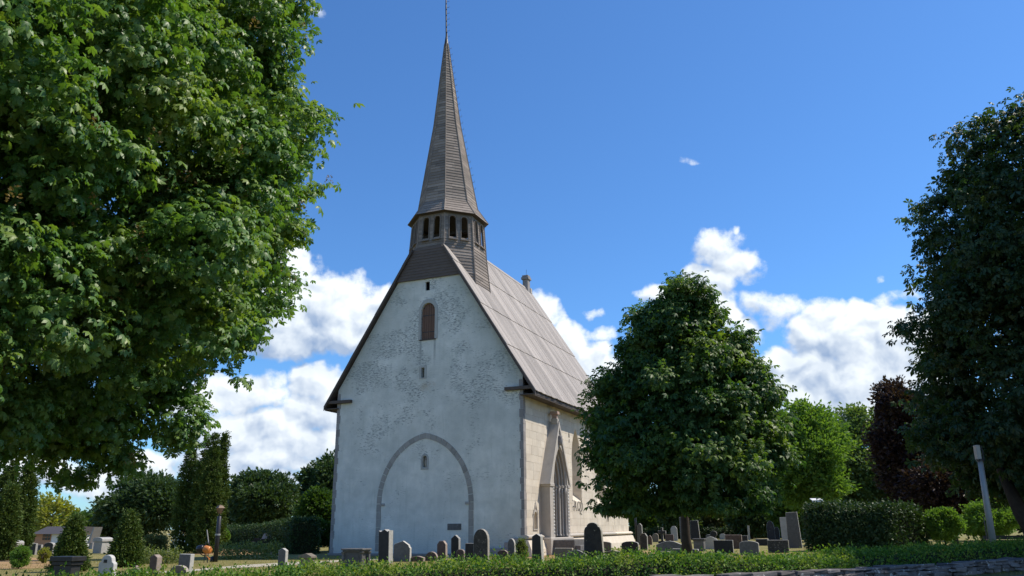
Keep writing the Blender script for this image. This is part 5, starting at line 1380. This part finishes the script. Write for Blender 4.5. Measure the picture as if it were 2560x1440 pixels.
# hand pump in front of the facade
g = ground(897, 1388); d = math.hypot(g[0], g[1]); H = at(897, 1326, d)[2]; t = empty('water_pump', tuple(g), -YAW); tag(t, 'slim black hand pump with a hooked top, behind the table tomb', 'water pump')
m = MB(); m.lathe([(.10, -.05), (.10, .10), (.065, .14), (.06, H * .62), (.085, H * .64), (.085, H * .72), (.07, H * .92), (.03, H * .99)], 10); m.build('column', 'iron', t, True)
m = MB(); m.tube([(0, 0, H * .93), (.10, 0, H * .98), (.15, 0, H * .93), (.16, 0, H * .86)], [.05, .045, .035, .03], 7); m.build('handle', 'iron', t, True)
m = MB(); m.tube([(.02, 0, H * .58), (.18, 0, H * .58), (.24, 0, H * .54)], .035, 7); m.build('spout', 'iron', t, True)
m = MB(); m.lathe([(.15, .30), (.17, .48), (.14, .48)], 10, (.16, 0, 0)); m.box((.12, -.04, 0), (.2, .04, .3)); m.build('basin', 'copper', t)
# dark glazed notice case and low wall by the left corner of the church
g = ground(838, 1378); t = empty('notice_stand', tuple(g), -YAW); tag(t, 'low dark notice case with sloping glass at the left church corner', 'notice case')
m = MB(); m.box((-.42, -.2, -.05), (.42, .3, .58)); m.build('case', 'bluebench', t, bev=.01)
m = MB(); m.hexa([(-.40, -.2, .58), (.40, -.2, .58), (.40, .28, .58), (-.40, .28, .58), (-.40, -.18, .60), (.40, -.18, .60), (.40, .28, .98), (-.40, .28, .98)]); m.build('lid', 'bluebench', t)
m = MB(); m.hexa([(-.34, -.14, .625), (.34, -.14, .625), (.34, -.13, .63), (-.34, -.13, .63), (-.34, .20, .925), (.34, .20, .925), (.34, .21, .93), (-.34, .21, .93)]); m.build('glass', 'galv', t)
m = MB(); m.box((-.9, -.14, -.05), (.9, .14, .42)); lw = m.build('low_wall', 'g_grey', None, bev=.03); g = ground(880, 1377); lw.location = tuple(g); lw.rotation_euler = (0, 0, -YAW); tag(lw, 'low dark stone kerb block between the notice case and the arch foot', 'stone block')
# small cross on the lawn
g = ground(1043, 1389); H = .55; t = empty('small_cross', tuple(g), -YAW); tag(t, 'thin pale cross standing in the lawn before the facade', 'cross')
m = MB(); m.box((-.022, -.02, -.05), (.022, .02, H)); m.build('upright', 'g_pale', t); m = MB(); m.box((-.16, -.024, .2), (.16, -.02, .235)); m.build('crossbar', 'g_pale', t)
# leaning grey pole at the right
g = ground(2474, 1388); g0 = at(2476, 1342, 34.4); a = at(2447, 1112, 34.4); base = np.array([g0[0] + (g0[0]-a[0])/(g0[2]-a[2]) * -g0[2] * -1, g0[1], 0.0])
t = empty('utility_pole', tuple(base)); tag(t, 'leaning pale grey pole with a dark clamp below its cut top', 'pole')
top_ = np.array([a[0] - base[0], 0, a[2]]); q = lambda f: tuple(top_ * f)
m = MB(); m.tube([q(-.03), q(.5), q(.88)], [.13, .108, .09], 12); m.build('pole', 'galv', t, True)
m = MB(); m.box((-.13, -.10, 0), (.02, .10, .52)); o = m.build('top_piece', 'galv', t, bev=.01); o.location = q(.875); o.rotation_euler = (0, math.atan2(top_[0], top_[2]), 0)
m = MB(); m.tube([q(.862), q(.88)], .135, 12); m.build('clamp', 'blackpaint', t)
m = MB(); m.tube([tuple(np.array(q(.86)) + [.1, -.06, 0]), tuple(np.array(q(.95)) + [.1, -.06, 0]), tuple(np.array(q(.99)) + [.08, -.04, 0])], .02, 6); m.build('cable', 'blackpaint', t); m = MB(); m.tube([tuple(np.array(q(.4)) + [-.16, .05, 0]), tuple(np.array(q(.12)) + [-.16, .05, 0])], .02, 5); m.build('cable', 'blackpaint', t)
# thin black lamp post right of the church
g = ground(1592, 1362); t = empty('thin_post', tuple(g)); tag(t, 'thin black post right of the church, its top lost in the chestnut leaves', 'post')
m = MB(); m.tube([(0, 0, -.1), (0, 0, 3.4)], [.10, .075], 8); m.build('post', 'blackpaint', t, True); m = MB(); m.lathe([(.08, 3.4), (.17, 3.75), (.2, 3.75), (.03, 3.95)], 6); m.build('lantern', 'lampglass', t)
# pale floodlight above the big hedge
g = at(2047, 1300, 57); H = at(2047, 1250, 57)[2]; t = empty('floodlight', (g[0], g[1], 0)); tag(t, 'pale flat lamp head looking over the big dark hedge', 'lamp')
m = MB(); m.tube([(.05, 0, 0), (.05, 0, H - .06)], .04, 8); m.build('post', 'galv', t); m = MB(); m.hexa([(-.36, -.2, H - .14), (.36, -.2, H - .14), (.36, .2, H - .06), (-.36, .2, H - .06), (-.36, -.18, H - .02), (.34, -.18, H + .02), (.32, .2, H + .12), (-.36, .2, H + .12)]); m.build('lamp_head', 'white', t, bev=.01)
# low wooden fence far right
g = at(2505, 1335, 40); t = empty('board_fence', (g[0], g[1], 0)); tag(t, 'short low board fence with a pale post at the right edge', 'fence')
for k in range(4):
    m = MB(); m.box((-.8, 0, .30 + k * .17), (.9, .03, .30 + k * .17 + .15)); m.build('plank', 'gableboard', t)
m = MB(); m.box((.9, -.05, 0), (.99, .05, 1.35)); m.build('post', 'g_pale', t)

# far house behind the left graves
g = at(128, 1345, 82); t = empty('house', (g[0], g[1], 0), R(-6)); tag(t, 'small far house with an orange-brown glazed front and a white wall', 'house')
kx = 82 / F_PX; xo = lambda px: (px - 128) * kx; zo = lambda py: at(128, py, 82)[2]
m = MB(); m.box((xo(92), 0, -.1), (xo(127), 4, zo(1334)))
MAT['orangewall'] = plain('orange_brown_boards', (.48, .25, .14), .7); MAT['housewhite'] = plain('white_house_wall', (.72, .74, .76), .7); MAT['greyroof'] = plain('dark_grey_roof', (.06, .055, .06), .8); MAT['redroof'] = plain("grey_plank", (.30, .28, .27), .8)
m.build('front_wall', 'orangewall', t)
for k in range(3):
    for r__ in range(2):
        w_ = MB(); w_.box((xo(109 + k * 6), -.04, zo(1350 - r__ * 8)), (xo(113.5 + k * 6), .02, zo(1343.5 - r__ * 8))); w_.build('window', 'glass' if k else 'copper', t)
m = MB(); m.box((xo(127.1), .05, -.1), (xo(158), 4, zo(1334))); m.build('white_wall', 'housewhite', t)
m = MB(); m.prism_x([(-.4, zo(1335)), (4.4, zo(1335)), (4.0, zo(1318)), (1.6, zo(1316))], xo(88), xo(162)); m.build('roof', 'greyroof', t)
g = at(229, 1345, 78); t = empty('shed', (g[0], g[1], 0), R(-35)); tag(t, 'far shed whose steep grey gable shows between the conifers', 'shed')
m = MB(); m.box((-.28, 0, -.1), (.28, .5, .5)); m.build('wall', 'redroof', t); m = MB(); m.prism_y([(-.50, .40), (-.05, .40), (.42, 1.75), (.24, 1.75)], -.1, .6); m.build('roof', 'redroof', t)
